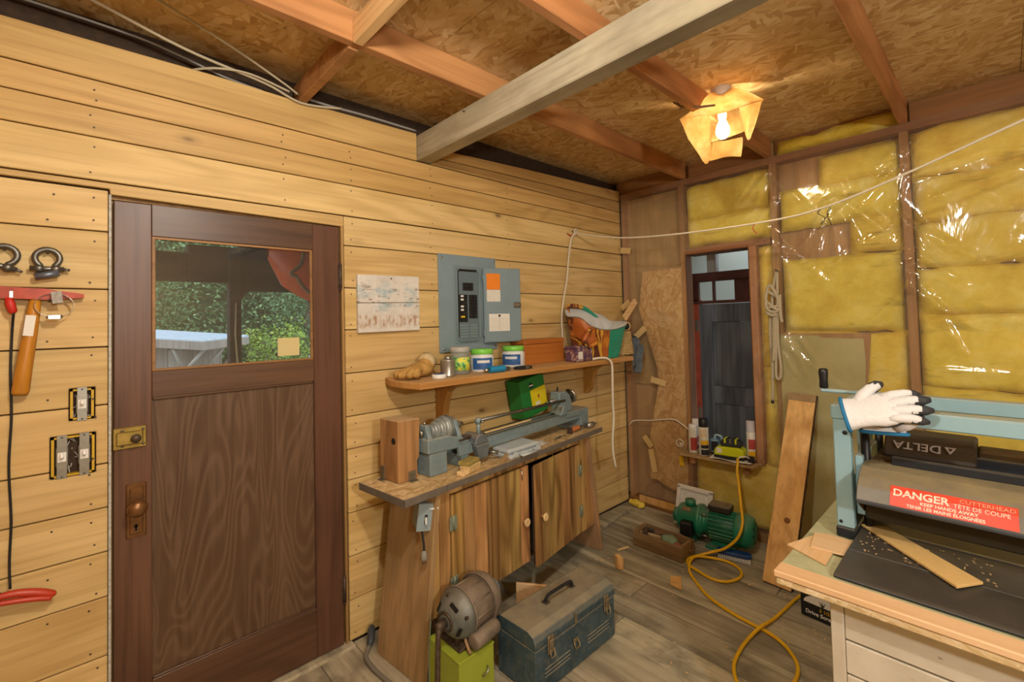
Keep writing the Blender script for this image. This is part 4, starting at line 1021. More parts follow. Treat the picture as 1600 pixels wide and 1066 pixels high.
# brown wooden box
t = thing('wooden_box', 'plain reddish brown wooden box with closed lid on the shelf', 'box', (-1.14, -.07, szy(-.07)))
m_bw = wood('brown_box_wood', '96531e', 'b06a2c', 'bc7836', 0, 50, .25, 5, .4, 0, 0)
z0 = szy(-.13)
obj('body', MB().box((-1.335, -.135, z0), (-.95, -.006, z0+.128), .003), m_bw, t); obj('lid', MB().box((-1.338, -.138, z0+.1295), (-.947, -.005, z0+.160), .004), m_bw, t)
# patterned little box
t = thing('patterned_tin', 'small dark patterned tin with a white patch in front of the tote bag', 'tin', (-.885, -.215, szy(-.215)))
M = NM('pattern_print'); v = M.noise(M.map(M.coord('Object', False), (14, 14, 8)), 1, 4, .6, 2.5); M.P(Base_Color=M.ramp(v, [(.3, rgb('2a1f2a')), (.45, rgb('5b4668')), (.55, rgb('8d5a4a')), (.62, rgb('c2b3b4')), (.72, rgb('3e3f5c'))]), Roughness=.4); m_patt = M.m
z0 = szy(-.215)
obj('body', MB().box((-.978, -.268, z0), (-.80, -.165, z0+.088), .010, None, 2), m_patt, t); obj('lid', MB().box((-.981, -.271, z0+.086), (-.797, -.162, z0+.106), .008, None, 2), m_patt, t)
obj('white_patch', MB().box((-.962, -.2705, z0+.02), (-.915, -.268, z0+.068), .0005), m_paper, t)
# tote bag
tb = thing('tote_bag', 'teal and orange patterned shopping bag with a white plastic bag inside', 'bag', (-.66, -.16, szy(-.16)))
M = NM('tote_fabric'); v = M.coord('Object', False); n1 = M.noise(M.map(v, (5, 5, 3.2)), 1, 2, .5, 1.5)
xs_ = M.n('SeparateXYZ', i0=v).outputs[0]
sw = M.ramp(n1, [(.0, rgb('d08a2e')), (.36, rgb('b5652a')), (.45, rgb('5c2f22')), (.50, rgb('d9a53a')), (.60, rgb('8a4a2c'))], 'CONSTANT')
M.P(Base_Color=M.mix(M.math('GREATER_THAN', M.math('ADD', xs_, M.math('MULTIPLY', n1, .05)), .06), sw, rgb('239a7c')), Roughness=.45); m_tote = M.m
z0 = szy(-.16)
def bagfn(u, v):
    a = 2*PI*u; k = v
    sx = .185+.085*k; sy = .105+.02*k
    cs, sn = math.cos(a), math.sin(a)
    px = -.615+.01*k+sx*math.copysign(abs(cs)**.55, cs); py = -.165+sy*math.copysign(abs(sn)**.55, sn)
    h = .275+.075*sn*(1-.6*max(0, cs))-.02*cs+.02*fbm((u*6, 0, 2), 2)
    w = .018*fbm((px*9, py*9, v*3), 3)
    return (px+w, min(-.036, py+w*.6), z0+h*v+.001)
obj('body', MB().grid(bagfn, 56, 14), m_tote, tb)
obj('base', MB().prism([(-.615+.183*math.copysign(abs(math.cos(a))**.55, math.cos(a)), -.165+.103*math.copysign(abs(math.sin(a))**.55, math.sin(a))) for a in [2*PI*i/28 for i in range(28)]], 'z', z0-.001, z0+.008), m_tote, tb)
def linfn(u, v):
    a = 2*PI*u; r = 1-v*.96
    p = Vector(bagfn(u, 1)); c = Vector((-.605, -.165, z0+.17))
    q = p.lerp(c, v); q.z += -.05*math.sin(v*PI)+.025*fbm((q.x*16, q.y*16, 3), 3)*min(1, v*4)+.004
    if v < .08: q = p+Vector((0, 0, .006)); q = c+(q-c)*1.03; q.y = min(-.034, q.y)
    return q
obj('plastic_liner', MB().grid(linfn, 56, 14), plain('white_thin_plastic', 'd5dadb', .3, noise=.06, nscale=12), tb)
obj('handle', MB().tube(spline([(-.80, -.27, z0+.22), (-.86, -.285, z0+.20), (-.90, -.275, z0+.14), (-.86, -.285, z0+.10), (-.78, -.29, z0+.12)], 5), .014, 8), m_tote, tb)
obj('handle', MB().tube(spline([(-.80, -.05, z0+.33), (-.77, -.045, z0+.385), (-.60, -.045, z0+.37), (-.44, -.045, z0+.29)], 6), .015, 8), m_tote, tb)
# cardboard roll with black end, wicker cone, strap
t = thing('rolled_tube', 'brown paper roll with a black hollow end poking out beside the bag', 'tube', (-.30, -.12, szy(-.12)))
obj('roll', MB().cyl((-.275, -.20, 1.488), (-.06, -.05, 1.488), .036, None, 18), m_tape, t); obj('end_hole', MB().cyl((-.278, -.202, 1.488), (-.26, -.19, 1.488), .027, None, 18), m_black, t)
t = thing('wicker_basket', 'small upturned wicker basket at the corner end of the shelf', 'basket', (-.245, -.15, szy(-.15)))
m_wick = plain('wicker', 'bfa26a', .8, noise=.25, nscale=60); z0 = szy(-.15)
for k in range(13):
    f = k/12; rx_ = .098-.035*f; zz = z0+.008+.165*f
    obj('weave', MB().tube([(-.262+rx_*math.cos(a)+.02*f, -.15+rx_*.8*math.sin(a), zz+(.003 if i % 2 else -.003)) for i, a in enumerate([2*PI*i/26 for i in range(26)])], .0075, 6, closed=True), m_wick, t)
obj('basket_top', MB().lathe([(.066, 0), (.060, .008), (.001, .010)], 20, Matrix.Translation((-.235, -.15, z0+.17)) @ Matrix.Diagonal((1, .8, 1, 1))), m_wick, t)
t = thing('cloth_strap', 'grey blue cloth strap draped over the corner end of the shelf', 'strap', (-.16, -.19, 1.12))
m_gcl = plain('grey_blue_cloth', '66717a', .85, noise=.25, nscale=30)
def stf(path, w, n=None):
    P_ = spline(path, 6); mb = MB()
    mb.grid(lambda u, v: P_[round(u*(len(P_)-1))]+Vector((.0, -(v-.5)*w, 0))+Vector((.006*fbm((u*7, v*3, 1), 2), 0, 0)), len(P_)-1, 4); return mb
obj('strap_fold', stf([(-.17, -.16, 1.41), (-.135, -.17, 1.40), (-.125, -.19, 1.36), (-.13, -.19, 1.28), (-.15, -.20, 1.20), (-.14, -.20, 1.11)], .07), m_gcl, t)
obj('strap_fold', stf([(-.15, -.24, 1.34), (-.142, -.24, 1.30), (-.16, -.235, 1.22), (-.175, -.235, 1.12)], .06), m_gcl, t)
obj('stick', MB().box((-.11, -.012, -.025), (.11, .012, .025), .003, frame((-.15, -.16, 1.62), 0, 0, R(-40))), m_newwood, t)

# ================================================================ CORDS ON THE WALLS
rp = thing('clothesline', 'white cord tied to a nail and strung along the insulated wall', 'cord', (-.66, -.02, 2.2))
obj('line', MB().tube(spline([(-.66, -.022, 2.205), (-.66, -.43, 2.11), (-.66, -.87, 2.07), (-.66, -1.37, 2.06), (-.66, -1.63, 2.085), (-.66, -1.93, 2.17), (-.66, -2.31, 2.30), (-.66, -3.2, 2.60)], 6), .0055, 8), m_rope, rp)
obj('knot', MB().tube(spline([(-.675, -.03, 2.215), (-.66, -.04, 2.235), (-.642, -.03, 2.22), (-.65, -.03, 2.195), (-.67, -.035, 2.20), (-.665, -.03, 2.225)], 4), .0065, 7), m_rope, rp)
m_redtie = plain('red_twine', 'b8382c', .7)
obj('red_tie', MB().tube(spline([(-.73, -.01, 2.20), (-.70, -.02, 2.185), (-.67, -.03, 2.20), (-.65, -.03, 2.235), (-.64, -.015, 2.24)], 4), .004, 6), m_redtie, rp)
obj('nail', MB().cyl((-.66, .01, 2.222), (-.66, -.045, 2.228), .003, None, 8), m_steel, rp)
obj('dark_twine', MB().tube(spline([(-.66, -1.62, 2.085), (-.665, -1.60, 2.06), (-.66, -1.63, 2.03), (-.665, -1.61, 2.0), (-.66, -1.64, 2.04), (-.66, -1.655, 2.08), (-.665, -1.64, 2.05), (-.66, -1.655, 1.99)], 4), .0018, 5), m_blacksoft, rp)
obj('red_tie', MB().tube(spline([(-.66, -1.30, 2.06), (-.665, -1.29, 2.03), (-.66, -1.31, 2.0)], 4), .0025, 5), m_redtie, rp)
t = obj('cotton_cord', MB().tube(spline([(-.668, -.035, 2.205), (-.70, -.02, 2.15), (-.73, -.015, 2.0), (-.755, -.015, 1.85), (-.80, -.015, 1.70), (-.825, -.015, 1.58), (-.825, -.015, 1.48), (-.815, -.012, 1.36), (-.80, -.015, 1.31)], 6), .0075, 8), m_rope)
tag(t, 'white cord dropping from the nail down behind the wooden box', 'cord')
t = obj('white_cable', MB().tube(spline([(-.80, -.26, 1.272), (-.74, -.288, 1.277), (-.70, -.318, 1.270), (-.672, -.332, 1.23), (-.668, -.33, 1.12), (-.672, -.33, .97), (-.668, -.33, .85), (-.690, -.33, .70), (-.684, -.33, .60), (-.66, -.33, .51)], 6), .0085, 8), plain('white_cable', 'e2dac6', .6))
tag(t, 'white cable hanging from the shelf edge past the lathe bench', 'cord')
# ================================================================ LATHE BENCH
BT = frame((-2.419, -.505, 0), R(5.7))
def bv(u, w, z): return BT @ Vector((u, w, z))
def bthing(name, label, cat, u, w, z, group=None, drz=0):
    return thing(name, label, cat, bv(u, w, z), R(5.7), group)
WT = .82
cab = bthing('bench_cabinet', 'splay sided cabinet of knotty upright boards with two doors under the lathe', 'cabinet', .8, .18, 0)
FY = .045
# splayed side panels
def side(u_top, u_bot, name):
    s = 1 if u_bot < u_top else -1
    mb = MB().prism([(u_bot, 0), (u_bot+.028*s, 0), (u_top+.028*s, .788), (u_top, .788)], 'y', .02, .36 if s > 0 else .325, .002, BT)
    return obj(name, mb, m_worn, cab)
sp = side(.185, .085, 'side_panel'); side(1.47, 1.60, 'side_panel')
# face boards: fixed trapezoids and the top rail
def ue_l(z): return .213-.1*(1-z/.79)
def ue_r(z): return 1.442+.13*(1-z/.79)
obj('face_board', MB().prism([(ue_l(.235), .235), (.215, .235), (.215, .79), (ue_l(.79), .79)], 'y', FY, FY+.018, .001, BT), m_cedar, cab)
obj('face_board', MB().prism([(.217, .235), (.282, .235), (.282, .79), (.217, .79)], 'y', FY, FY+.018, .001, BT), m_cedar, cab)
obj('face_board', MB().prism([(1.375, .185), (1.44, .185), (1.44, .79), (1.375, .79)], 'y', FY, FY+.018, .001, BT), m_cedar, cab)
obj('face_board', MB().prism([(1.442, .185), (ue_r(.185), .185), (ue_r(.79), .79), (1.442, .79)], 'y', FY, FY+.018, .001, BT), m_cedar, cab)
for i in range(12):
    a = .284+i*.0908; obj('face_board', MB().box((a, FY, .752), (a+.0888, FY+.018, .79), .001, BT), m_cedar, cab)
obj('carcass', MB().box((.22, FY+.03, .245), (1.40, .32, .26), 0, BT).box((.20, .315, .22), (1.45, .33, .785), 0, BT), m_sheath, cab)
def cdoor(u0, u1, z0, z1, hinge_u, ang, n, ku, hu):
    D = BT @ Matrix.Translation((hinge_u, FY, 0)) @ Matrix.Rotation(R(ang), 4, 'Z') @ Matrix.Translation((-hinge_u, -FY, 0))
    d = obj('door', MB().box((u0, FY+.004, z0+.01), (u1, FY+.016, z1-.01), 0, D), m_sheath, cab)
    wds = [random.Random(n+i).uniform(.7, 1.3) for i in range(n)]; s = sum(wds); a = u0
    for wd in wds:
        b = a+(u1-u0)*wd/s
        obj('board', MB().box((a+.0006, FY-.010, z0), (b-.0006, FY+.005, z1), .0015, D), m_cedar, d); a = b
    obj('knob', MB().lathe([(.008, 0), (.008, .012), (.020, .018), (.023, .026), (.019, .031), (.012, .027), (.001, .027)], 16, D @ frame((ku, FY-.010, .455), 0, R(90))), m_newwood, d)
    for hz in ((.585, .33) if hu > .8 else (.62, .345)):
        h = obj('hinge', MB().box((hu-.022, FY-.014, hz-.032), (hu+.022, FY-.009, hz+.032), .001, D).cyl(D @ Vector((hu, FY-.015, hz-.034)), D @ Vector((hu, FY-.015, hz+.034)), .005, None, 8), plain('green_patina_hinge', '8a9684', .5, .3), d)
    return d
cdoor(.286, .850, .225, .748, .29, 0, 7, .80, .292)
dR = cdoor(.858, 1.370, .195, .748, 1.37, 4.5, 7, .915, 1.365)
obj('latch_hook', MB().cyl(bv(.79, FY-.012, .735), bv(.79, FY-.014, .68), .004, .003, 8), m_chrome, cab)
# worktop
wt = bthing('bench_worktop', 'dusty chipboard worktop with a grey edge band carrying the lathe', 'worktop', .8, .18, .79)
obj('top', MB().box((.232, .004, .792), (1.60, .335, WT), .001, BT), m_top, wt)
obj('edge_band', MB().box((.232, 0, .791), (1.602, .0045, WT+.0005), .0005, BT), m_edge, wt)
wt2 = bthing('worktop_end_board', 'loose dusty board extending the worktop under the wood block', 'board', .11, .18, .79)
obj('top', MB().box((.004, .004, .792), (.228, .35, WT), .001, BT), m_top, wt2)
obj('edge_band', MB().box((0, 0, .789), (.229, .0045, WT+.0005), .0005, BT).box((0, .0, .789), (.0045, .352, WT+.0005), .0005, BT), m_edge, wt2)
# outlet box on the side panel with its hanging plug
ob = bthing('outlet_box', 'blue grey metal outlet box with a dangling plug on the cabinet side', 'outlet box', .12, .06, .62)
OT = BT @ frame((.150, .055, .69), R(-22), 0, R(8))
obj('box', MB().prism([(-.034, -.0), (.034, 0), (.034, .05), (-.034, .085)], 'z', -.055, .055, .003, OT), plain('galv_box', '8b979c', .45, .3, noise=.1), ob)
fp = obj('cover_plate', MB().box((-.038, -.006, -.060), (.038, .0, .060), .003, OT), plain('cover_blue_grey', '8fa2aa', .5, .1), ob)
obj('slot', MB().box((-.006, -.009, -.028), (.006, -.005, .012), .001, OT), m_black, fp); obj('lever', MB().cyl(OT @ Vector((0, -.006, .0)), OT @ Vector((-.004, -.028, -.022)), .005, .004, 8), m_white, fp)
obj('wire_nut', MB().cyl(OT @ Vector((.012, -.008, .035)), OT @ Vector((.05, -.014, .042)), .004, .006, 8), m_white, fp)
obj('cord', MB().tube(spline([OT @ Vector((-.01, .01, -.052)), bv(.125, .04, .585), bv(.122, .035, .555)], 5), .005, 7), m_blacksoft, ob)
obj('plug', MB().tube([bv(.122, .035, .56), bv(.121, .034, .545), bv(.120, .033, .525), bv(.120, .033, .52)], [.007, .013, .015, .010], 10), plain('grey_plug', '8b8a82', .6), ob)
for d_ in (-.006, .006): obj('prong', MB().box((-.001, -.003, -.018), (.001, .003, 0), 0, BT @ Matrix.Translation((.120+d_, .033, .521))), m_chrome, ob)

# wood block
M_ = wood('douglas_block', '7c5630', 'ac8050', 'bc9262', 2, 40, .6, 9, .7, .3, 0, 0, .25, dust=.9, dcol='c2ac86')
wb = bthing('wood_block', 'squared post offcut with dusty top bolted upright on the worktop end', 'wood block', .165, .25, WT)
mb = MB().prism([(.098, WT+.001), (.205, WT+.001), (.205, WT+.085), (.216, WT+.10), (.222, 1.10), (.098, 1.105)], 'y', .178, .325, .004, BT)
obj('block', mb, M_, wb)
obj('bracket', MB().box((.093, .285, WT+.001), (.097, .32, WT+.065), .001, BT).box((.075, .285, WT+.001), (.097, .32, WT+.004), .001, BT), m_zinc, wb)
obj('bracket', MB().box((.15, .172, WT+.001), (.19, .177, WT+.045), .001, BT).box((.15, .15, WT+.001), (.19, .177, WT+.004), .001, BT), m_zinc, wb)
for k in range(3): obj('screw', MB().cyl(bv(.16+.01*k, .1715, WT+.03-.008*(k % 2)), bv(.16+.01*k, .169, WT+.03-.008*(k % 2)), .003, None, 8), m_steel, wb)
obj('knot_hole', MB().cyl(bv(.0985, .215, 1.01), bv(.0965, .215, 1.01), .016, .014, 12), m_crack, wb)

# ---------------------------------------------------------------- LATHE
m_lg = plain('lathe_blue_grey', '7f949b', .45, .15, noise=.12, nscale=25, dust=.75, dcol='b5a88a')
m_lg2 = plain('lathe_dark_grey', '6a7479', .5, .2, noise=.15, nscale=25, dust=.5)
la = bthing('wood_lathe', 'small blue grey wood turning lathe with stepped pulley and long bed', 'lathe', .9, .2, WT)
z0 = WT+.001
hs = obj('headstock', MB().box((.245, .135, z0), (.352, .245, z0+.105), .004, BT)
         .prism([(.232, z0+.108), (.50, z0+.095), (.50, z0+.125), (.44, z0+.150), (.36, z0+.175), (.232, z0+.178)], 'y', .130, .245, .006, BT), m_lg, la)
for u0, tz in ((.246, 1.060), (.428, 1.055)):
    mb = MB().prism([(.13, z0+.12), (.25, z0+.12), (.245, z0+.16), (.222, tz-.03), (.212, tz), (.168, tz), (.158, tz-.03), (.135, z0+.16)], 'x', u0, u0+.024, .004, BT)
    b_ = obj('bearing_upright', mb, m_lg, hs)
    obj('bearing_cap', MB().cyl(bv(u0+.012, .19, tz-.002), bv(u0+.012, .19, tz+.012), .007, None, 8), m_zinc, b_)
prof = []
uu = 0
for rr in (.030, .041, .052, .060):
    prof += [(rr, uu), (rr+.003, uu+.004), (rr-.004, uu+.014), (rr+.003, uu+.026)]; uu += .028
prof += [(.045, uu), (.045, uu+.012)]
PT = BT @ Matrix.Translation((.288, .19, 1.022)) @ Matrix.Rotation(R(90), 4, 'Y')
pu = obj('step_pulley', MB().lathe([(.02, -.004)]+prof, 28, PT), plain('pulley_grey', '9aa3a2', .4, .4, noise=.1), la)
obj('spindle', MB().cyl(bv(.226, .19, 1.022), bv(.50, .19, 1.022), .012, None, 14).cyl(bv(.452, .19, 1.022), bv(.482, .19, 1.022), .022, .020, 6, False).cyl(bv(.226, .19, 1.022), bv(.244, .19, 1.022), .017, None, 12), m_zinc, la)
obj('bed_rail', MB().box((.42, .125, z0+.058), (1.61, .142, z0+.118), .002, BT).box((.42, .125, z0+.112), (1.61, .160, z0+.118), .001, BT), m_lg, la)
obj('bed_rail', MB().box((.42, .225, z0+.058), (1.61, .242, z0+.118), .002, BT).box((.42, .208, z0+.112), (1.61, .242, z0+.118), .001, BT), m_lg, la)
obj('bed_foot', MB().prism([(1.44, z0), (1.615, z0), (1.615, z0+.120), (1.36, z0+.120), (1.36, z0+.09), (1.40, z0+.085), (1.52, z0+.085), (1.52, z0+.02), (1.44, z0+.012)], 'y', .115, .25, .003, BT), m_lg, la)
obj('bed_foot', MB().box((.44, .13, z0), (.49, .24, z0+.06), .003, BT), m_lg, la)
# tool rest
tr2 = obj('tool_rest_base', MB().prism([(.50, z0+.10), (.60, z0+.10), (.585, z0+.135), (.56, z0+.15), (.535, z0+.15), (.51, z0+.135)], 'y', .09, .20, .004, BT).prism([(.52, z0+.03), (.58, z0+.03), (.60, z0+.10), (.50, z0+.10)], 'y', .08, .115, .004, BT), m_lg2, la)
obj('post', MB().cyl(bv(.548, .115, z0+.14), bv(.548, .115, z0+.205), .011, None, 12).ball(bv(.548, .115, z0+.215), .020), m_lg, tr2)
obj('clamp_screw', MB().cyl(bv(.545, .095, z0+.215), bv(.545, .075, z0+.215), .006, None, 8).cyl(bv(.60, .10, z0+.05), bv(.635, .06, z0+.04), .008, .011, 8), m_zinc, tr2)
obj('rest_bar', MB().cyl(bv(.548, .118, z0+.215), bv(1.385, .15, z0+.196), .0095, None, 12), m_steel, la)
obj('lever', MB().box((-.06, -.008, -.004), (.06, .008, .004), .002, BT @ frame((.455, .155, z0+.155), R(-30), 0, R(10))).box((-.05, -.007, -.004), (.05, .007, .004), .002, BT @ frame((.47, .135, z0+.135), R(15), 0, R(4))), m_rust, la)
# tailstock
ts = obj('tailstock', MB().prism([(1.30, z0+.119), (1.46, z0+.119), (1.47, z0+.14), (1.462, z0+.185), (1.435, z0+.235), (1.395, z0+.258), (1.325, z0+.258), (1.315, z0+.205), (1.34, z0+.18), (1.325, z0+.14)], 'y', .145, .225, .010, BT, 0, False, 2), m_lg, la)
obj('quill', MB().cyl(bv(1.26, .185, z0+.200), bv(1.50, .185, z0+.205), .013, None, 12).cyl(bv(1.235, .185, z0+.199), bv(1.26, .185, z0+.2), .002, .011, 12), m_zinc, ts)
hw = obj('handwheel', MB().lathe([(.012, 0), (.047, .002), (.051, .008), (.047, .014), (.012, .018)], 24, BT @ Matrix.Translation((1.495, .185, z0+.205)) @ Matrix.Rotation(R(70), 4, 'Y')), m_chrome, ts)
obj('locking_lever', MB().cyl(bv(1.35, .185, z0+.256), bv(1.35, .18, z0+.285), .005, .006, 8), m_black, ts)
cl2 = obj('tool_clamp', MB().prism([(1.265, z0+.119), (1.35, z0+.119), (1.335, z0+.15), (1.31, z0+.18), (1.285, z0+.15)], 'y', .10, .15, .004, BT), m_lg, la)
obj('wing_screw', MB().cyl(bv(1.265, .10, z0+.165), bv(1.30, .12, z0+.165), .006, None, 8).box((-.012, -.003, -.012), (.012, .003, .012), .002, BT @ frame((1.258, .095, z0+.165), R(30))), m_zinc, cl2)

# green and yellow box leaning behind the lathe
gb = thing('fertilizer_box', 'dark green carton with a yellow label leaning behind the lathe', 'carton', (-1.26, -.06, .95))
m_grn = plain('green_carton', '1f7a34', .45, noise=.08, nscale=6); m_yel = plain('yellow_label', 'e3d21c', .5, noise=.06, nscale=40)
GTm = basis((-1.40, -.135, .935), Vector((.27, .01, .055)), Vector((-.10, .17, .07)), Vector((-.10, .02, .22)))
ex = Vector((.97, .05, .17)).normalized(); ez = (Vector((-.42, .0, 1))-ex*Vector((-.42, .0, 1)).dot(ex)).normalized(); ey = ez.cross(ex)
GTm = basis((-1.355, -.145, .925), ex, ey, ez)
obj('carton', MB().box((0, 0, 0), (.235, .12, .245), .002, GTm), m_grn, gb)
obj('yellow_label', MB().box((.085, -.0015, .045), (.232, .0, .165), 0, GTm), m_yel, gb)
obj('label_print', MB().box((.15, -.0022, .10), (.165, -.0015, .12), 0, GTm), m_hred, gb)
obj('label_print', MB().box((.12, -.0022, .058), (.165, -.0015, .078), 0, GTm), m_paper, gb)
obj('round_logo', MB().cyl(GTm @ Vector((.10, -.0018, .195)), GTm @ Vector((.10, .0, .195)), .017, None, 20), m_black, gb)
obj('logo_bar', MB().box((.082, -.0024, .191), (.118, -.0018, .199), 0, GTm), m_paper, gb)

# things lying on the worktop
t = bthing('sanding_block', 'stack of a printed sandpaper pack on a cork sanding block', 'sanding block', .43, .09, WT)
obj('cork_block', MB().box((-.055, -.028, 0), (.055, .028, .034), .004, BT @ frame((.435, .062, WT+.001), R(14))), plain('dusty_cork', 'c9ad77', .9, noise=.2, nscale=60), t)
obj('wood_pad', MB().box((-.045, -.02, 0), (.045, .02, .02), .003, BT @ frame((.385, .045, WT+.001), R(12))), m_newwood, t)
obj('paper_pack', MB().box((-.05, -.03, .0355), (.05, .03, .055), .002, BT @ frame((.43, .066, WT+.001), R(14))), plain('olive_pack', '9b8c4a', .7, noise=.3, nscale=70), t)
tc = bthing('plastic_case', 'pale grey plastic tool case lying shut on the worktop', 'case', .80, .08, WT)
CT = BT @ frame((.80, .075, WT+.001), R(-3))
m_case = plain('pale_case', 'b9c4c8', .4, noise=.04, nscale=20)
obj('lower_half', MB().box((-.125, -.075, 0), (.125, .075, .024), .008, CT, 2), m_case, tc); obj('upper_half', MB().box((-.122, -.06, .025), (.122, .073, .050), .010, CT, 2), m_case, tc)
obj('case_handle', MB().tube([CT @ Vector(q) for q in ((-.055, -.072, .016), (-.055, -.098, .016), (.055, -.098, .016), (.055, -.072, .016))], .008, 8), m_case, tc)
for s in (-.09, .09): obj('catch', MB().box((s-.015, -.080, .010), (s+.015, -.074, .036), .002, CT), m_case, tc)
t = bthing('wood_wedge', 'small brown wooden wedge against the plastic case', 'wedge', .655, .03, WT)
mb = MB().prism([(-.04, 0), (.04, 0), (.04, .028), (-.04, .010)], 'y', -.012, .012, .001, BT @ frame((.655, .032, WT+.001), R(20))); obj('wedge', mb, m_worn, t)
t = bthing('parts_bag', 'clear parts packet with pink header lying behind the case', 'packet', 1.02, .08, WT)
mb = MB().grid(lambda u, v: bv(.96+.10*u, .045+.06*v, WT+.003+.022*math.sin(u*PI)*math.sin(v*PI)+.004*fbm((u*5, v*5, 2), 2)), 12, 8); obj('packet', mb, plain('packet_film', 'b6b3ad', .25, noise=.2, nscale=60), t)
obj('header_card', MB().box((-.028, -.014, 0), (.028, .014, .003), 0, BT @ frame((.955, .115, WT+.022), R(15), R(20))), plain('pink_card', 'd0576a', .6), t)
t = bthing('chisel', 'chisel with an orange handle lying by the lathe foot', 'chisel', 1.40, .09, WT)
obj('handle', MB().tube([bv(1.33, .075, WT+.022), bv(1.34, .075, WT+.022), bv(1.42, .075, WT+.022), bv(1.43, .075, WT+.022)], [.010, .0145, .0145, .012], 12), plain('orange_handle', 'c8743a', .45, dust=.2), t)
obj('ferrule', MB().cyl(bv(1.43, .075, WT+.022), bv(1.45, .075, WT+.022), .013, .011, 12), m_steel, t); obj('blade', MB().box((1.45, .068, WT+.018), (1.535, .082, WT+.024), .001, BT), m_zinc, t)
obj('guard', MB().box((1.315, .058, WT+.001), (1.335, .092, WT+.042), .003, BT), m_rust, t)
t = bthing('lathe_chuck', 'dusty metal chuck lying at the end of the worktop', 'chuck', 1.55, .06, WT)
obj('chuck_body', MB().cyl(bv(1.50, .055, WT+.021), bv(1.565, .048, WT+.021), .020, .018, 14), m_sil, t); obj('chuck_nose', MB().cyl(bv(1.565, .048, WT+.022), bv(1.59, .045, WT+.022), .0125, .008, 12), m_chrome, t)
t = bthing('drill_bits', 'few thin drill bits scattered on the worktop before the bed', 'drill bits', 1.18, .06, WT)
for k in range(4): obj('bit', MB().cyl(bv(1.13+.03*k, .05+.012*k, WT+.004), bv(1.19+.025*k, .085-.02*(k % 2), WT+.004), .003, .002, 6), m_steel, t)
t = bthing('wood_stick', 'pale thin wooden stick lying along the lathe bed', 'stick', .9, .18, z0+.119)
obj('stick', MB().box((.66, .172, z0+.1185), (1.06, .19, z0+.127), .002, BT), m_newwood, t)

# ================================================================ ON THE FLOOR BY THE BENCH
# lime green box
lb_ = thing('lime_box', 'lime green metal box standing on the floor under the old motor', 'box', (-2.21, -.59, 0))
m_lime = plain('lime_paint', '9aa836', .45, noise=.06, nscale=10)
obj('body', MB().box((-2.300, -.700, .001), (-2.120, -.480, .198), .003), m_lime, lb_)
obj('top_lip', MB().box((-2.302, -.702, .194), (-2.118, -.478, .202), .002), m_lime, lb_)
obj('front_hasp', MB().tube([(-2.185, -.703, .095), (-2.185, -.712, .10), (-2.165, -.716, .115), (-2.160, -.71, .122), (-2.160, -.703, .122)], .004, 6), m_zinc, lb_)
# motor
mo = thing('electric_motor', 'dirty old cast electric motor lying on the lime green box', 'motor', (-2.19, -.59, .202))
m_mot = plain('grimy_motor', '7d7062', .6, .2, noise=.3, nscale=18, dust=.55, dcol='8b7d68'); m_motb = plain('grimy_teal_bell', '6c716c', .5, .25, noise=.3, nscale=14, dust=.5, dcol='8b7d68')
cz_ = .322; ax = Vector((1, .16, 0)).normalized(); c0 = Vector((-2.155, -.585, cz_))
def mot(s): return c0+ax*s
MTm = Matrix.Translation(c0) @ ax.to_track_quat('Z', 'Y').to_matrix().to_4x4()
obj('stator_shell', MB().lathe([(.092, -.065), (.096, -.06), (.096, .05), (.092, .055)], 32, MTm), m_mot, mo)
for k in range(10):
    a = 2*PI*k/10; p_ = MTm @ Vector((.0965*math.cos(a), .0965*math.sin(a), -.055)); q_ = MTm @ Vector((.0965*math.cos(a), .0965*math.sin(a), .045)); obj('shell_rib', MB().cyl(p_, q_, .0035, None, 6), m_mot, mo)
eb = obj('end_bell', MB().lathe([(.018, -.150), (.030, -.148), (.050, -.138), (.078, -.115), (.097, -.085), (.101, -.075), (.101, -.064), (.096, -.062)], 32, MTm), m_motb, mo)
for k in range(4):
    a = 2*PI*k/4+.5; obj('vent_slot', MB().box((-.008, -.022, -.003), (.008, .022, .003), .002, MTm @ Matrix.Rotation(a, 4, 'Z') @ Matrix.Translation((.066, 0, -.126)) @ Matrix.Rotation(R(-45), 4, 'Y')), m_crack, eb)
obj('end_bell', MB().lathe([(.096, .053), (.103, .056), (.104, .085), (.094, .105), (.06, .122), (.02, .126)], 32, MTm), m_mot, mo)
for s_, r_m in ((-.066, .1035), (.054, .106)):
    obj('bell_flange', MB().tube([MTm @ Vector((r_m*math.cos(a), r_m*math.sin(a), s_)) for a in [2*PI*i/32 for i in range(32)]], .0045, 6, closed=True), m_mot, mo)
obj('hub_ring', MB().tube([MTm @ Vector((.036*math.cos(a), .036*math.sin(a), -.146)) for a in [2*PI*i/20 for i in range(20)]], .006, 6, closed=True), m_rust, eb)
for k in range(4):
    a = 2*PI*k/4+1.28; obj('bell_bolt', MB().cyl(MTm @ Vector((.084*math.cos(a), .084*math.sin(a), -.112)), MTm @ Vector((.086*math.cos(a), .086*math.sin(a), -.098)), .0075, None, 6, False), m_rust, eb)
obj('name_plate', MB().grid(lambda u, v: MTm @ Vector((.0975*math.cos(R(-10)+u*.55+R(0)), .0975*math.sin(R(-10)+u*.55), -.045+.075*v)), 8, 2), m_zinc, mo)
obj('shaft', MB().cyl(mot(-.195), mot(-.145), .016, .020, 12).cyl(mot(.12), mot(.135), .014, None, 12), m_rust, mo)
obj('pulley', MB().lathe([(.02, .128), (.047, .130), (.049, .134), (.040, .142), (.049, .150), (.047, .154), (.02, .155)], 24, MTm), plain('blue_grey_pulley', '7e93a3', .4, .5, noise=.2), mo)
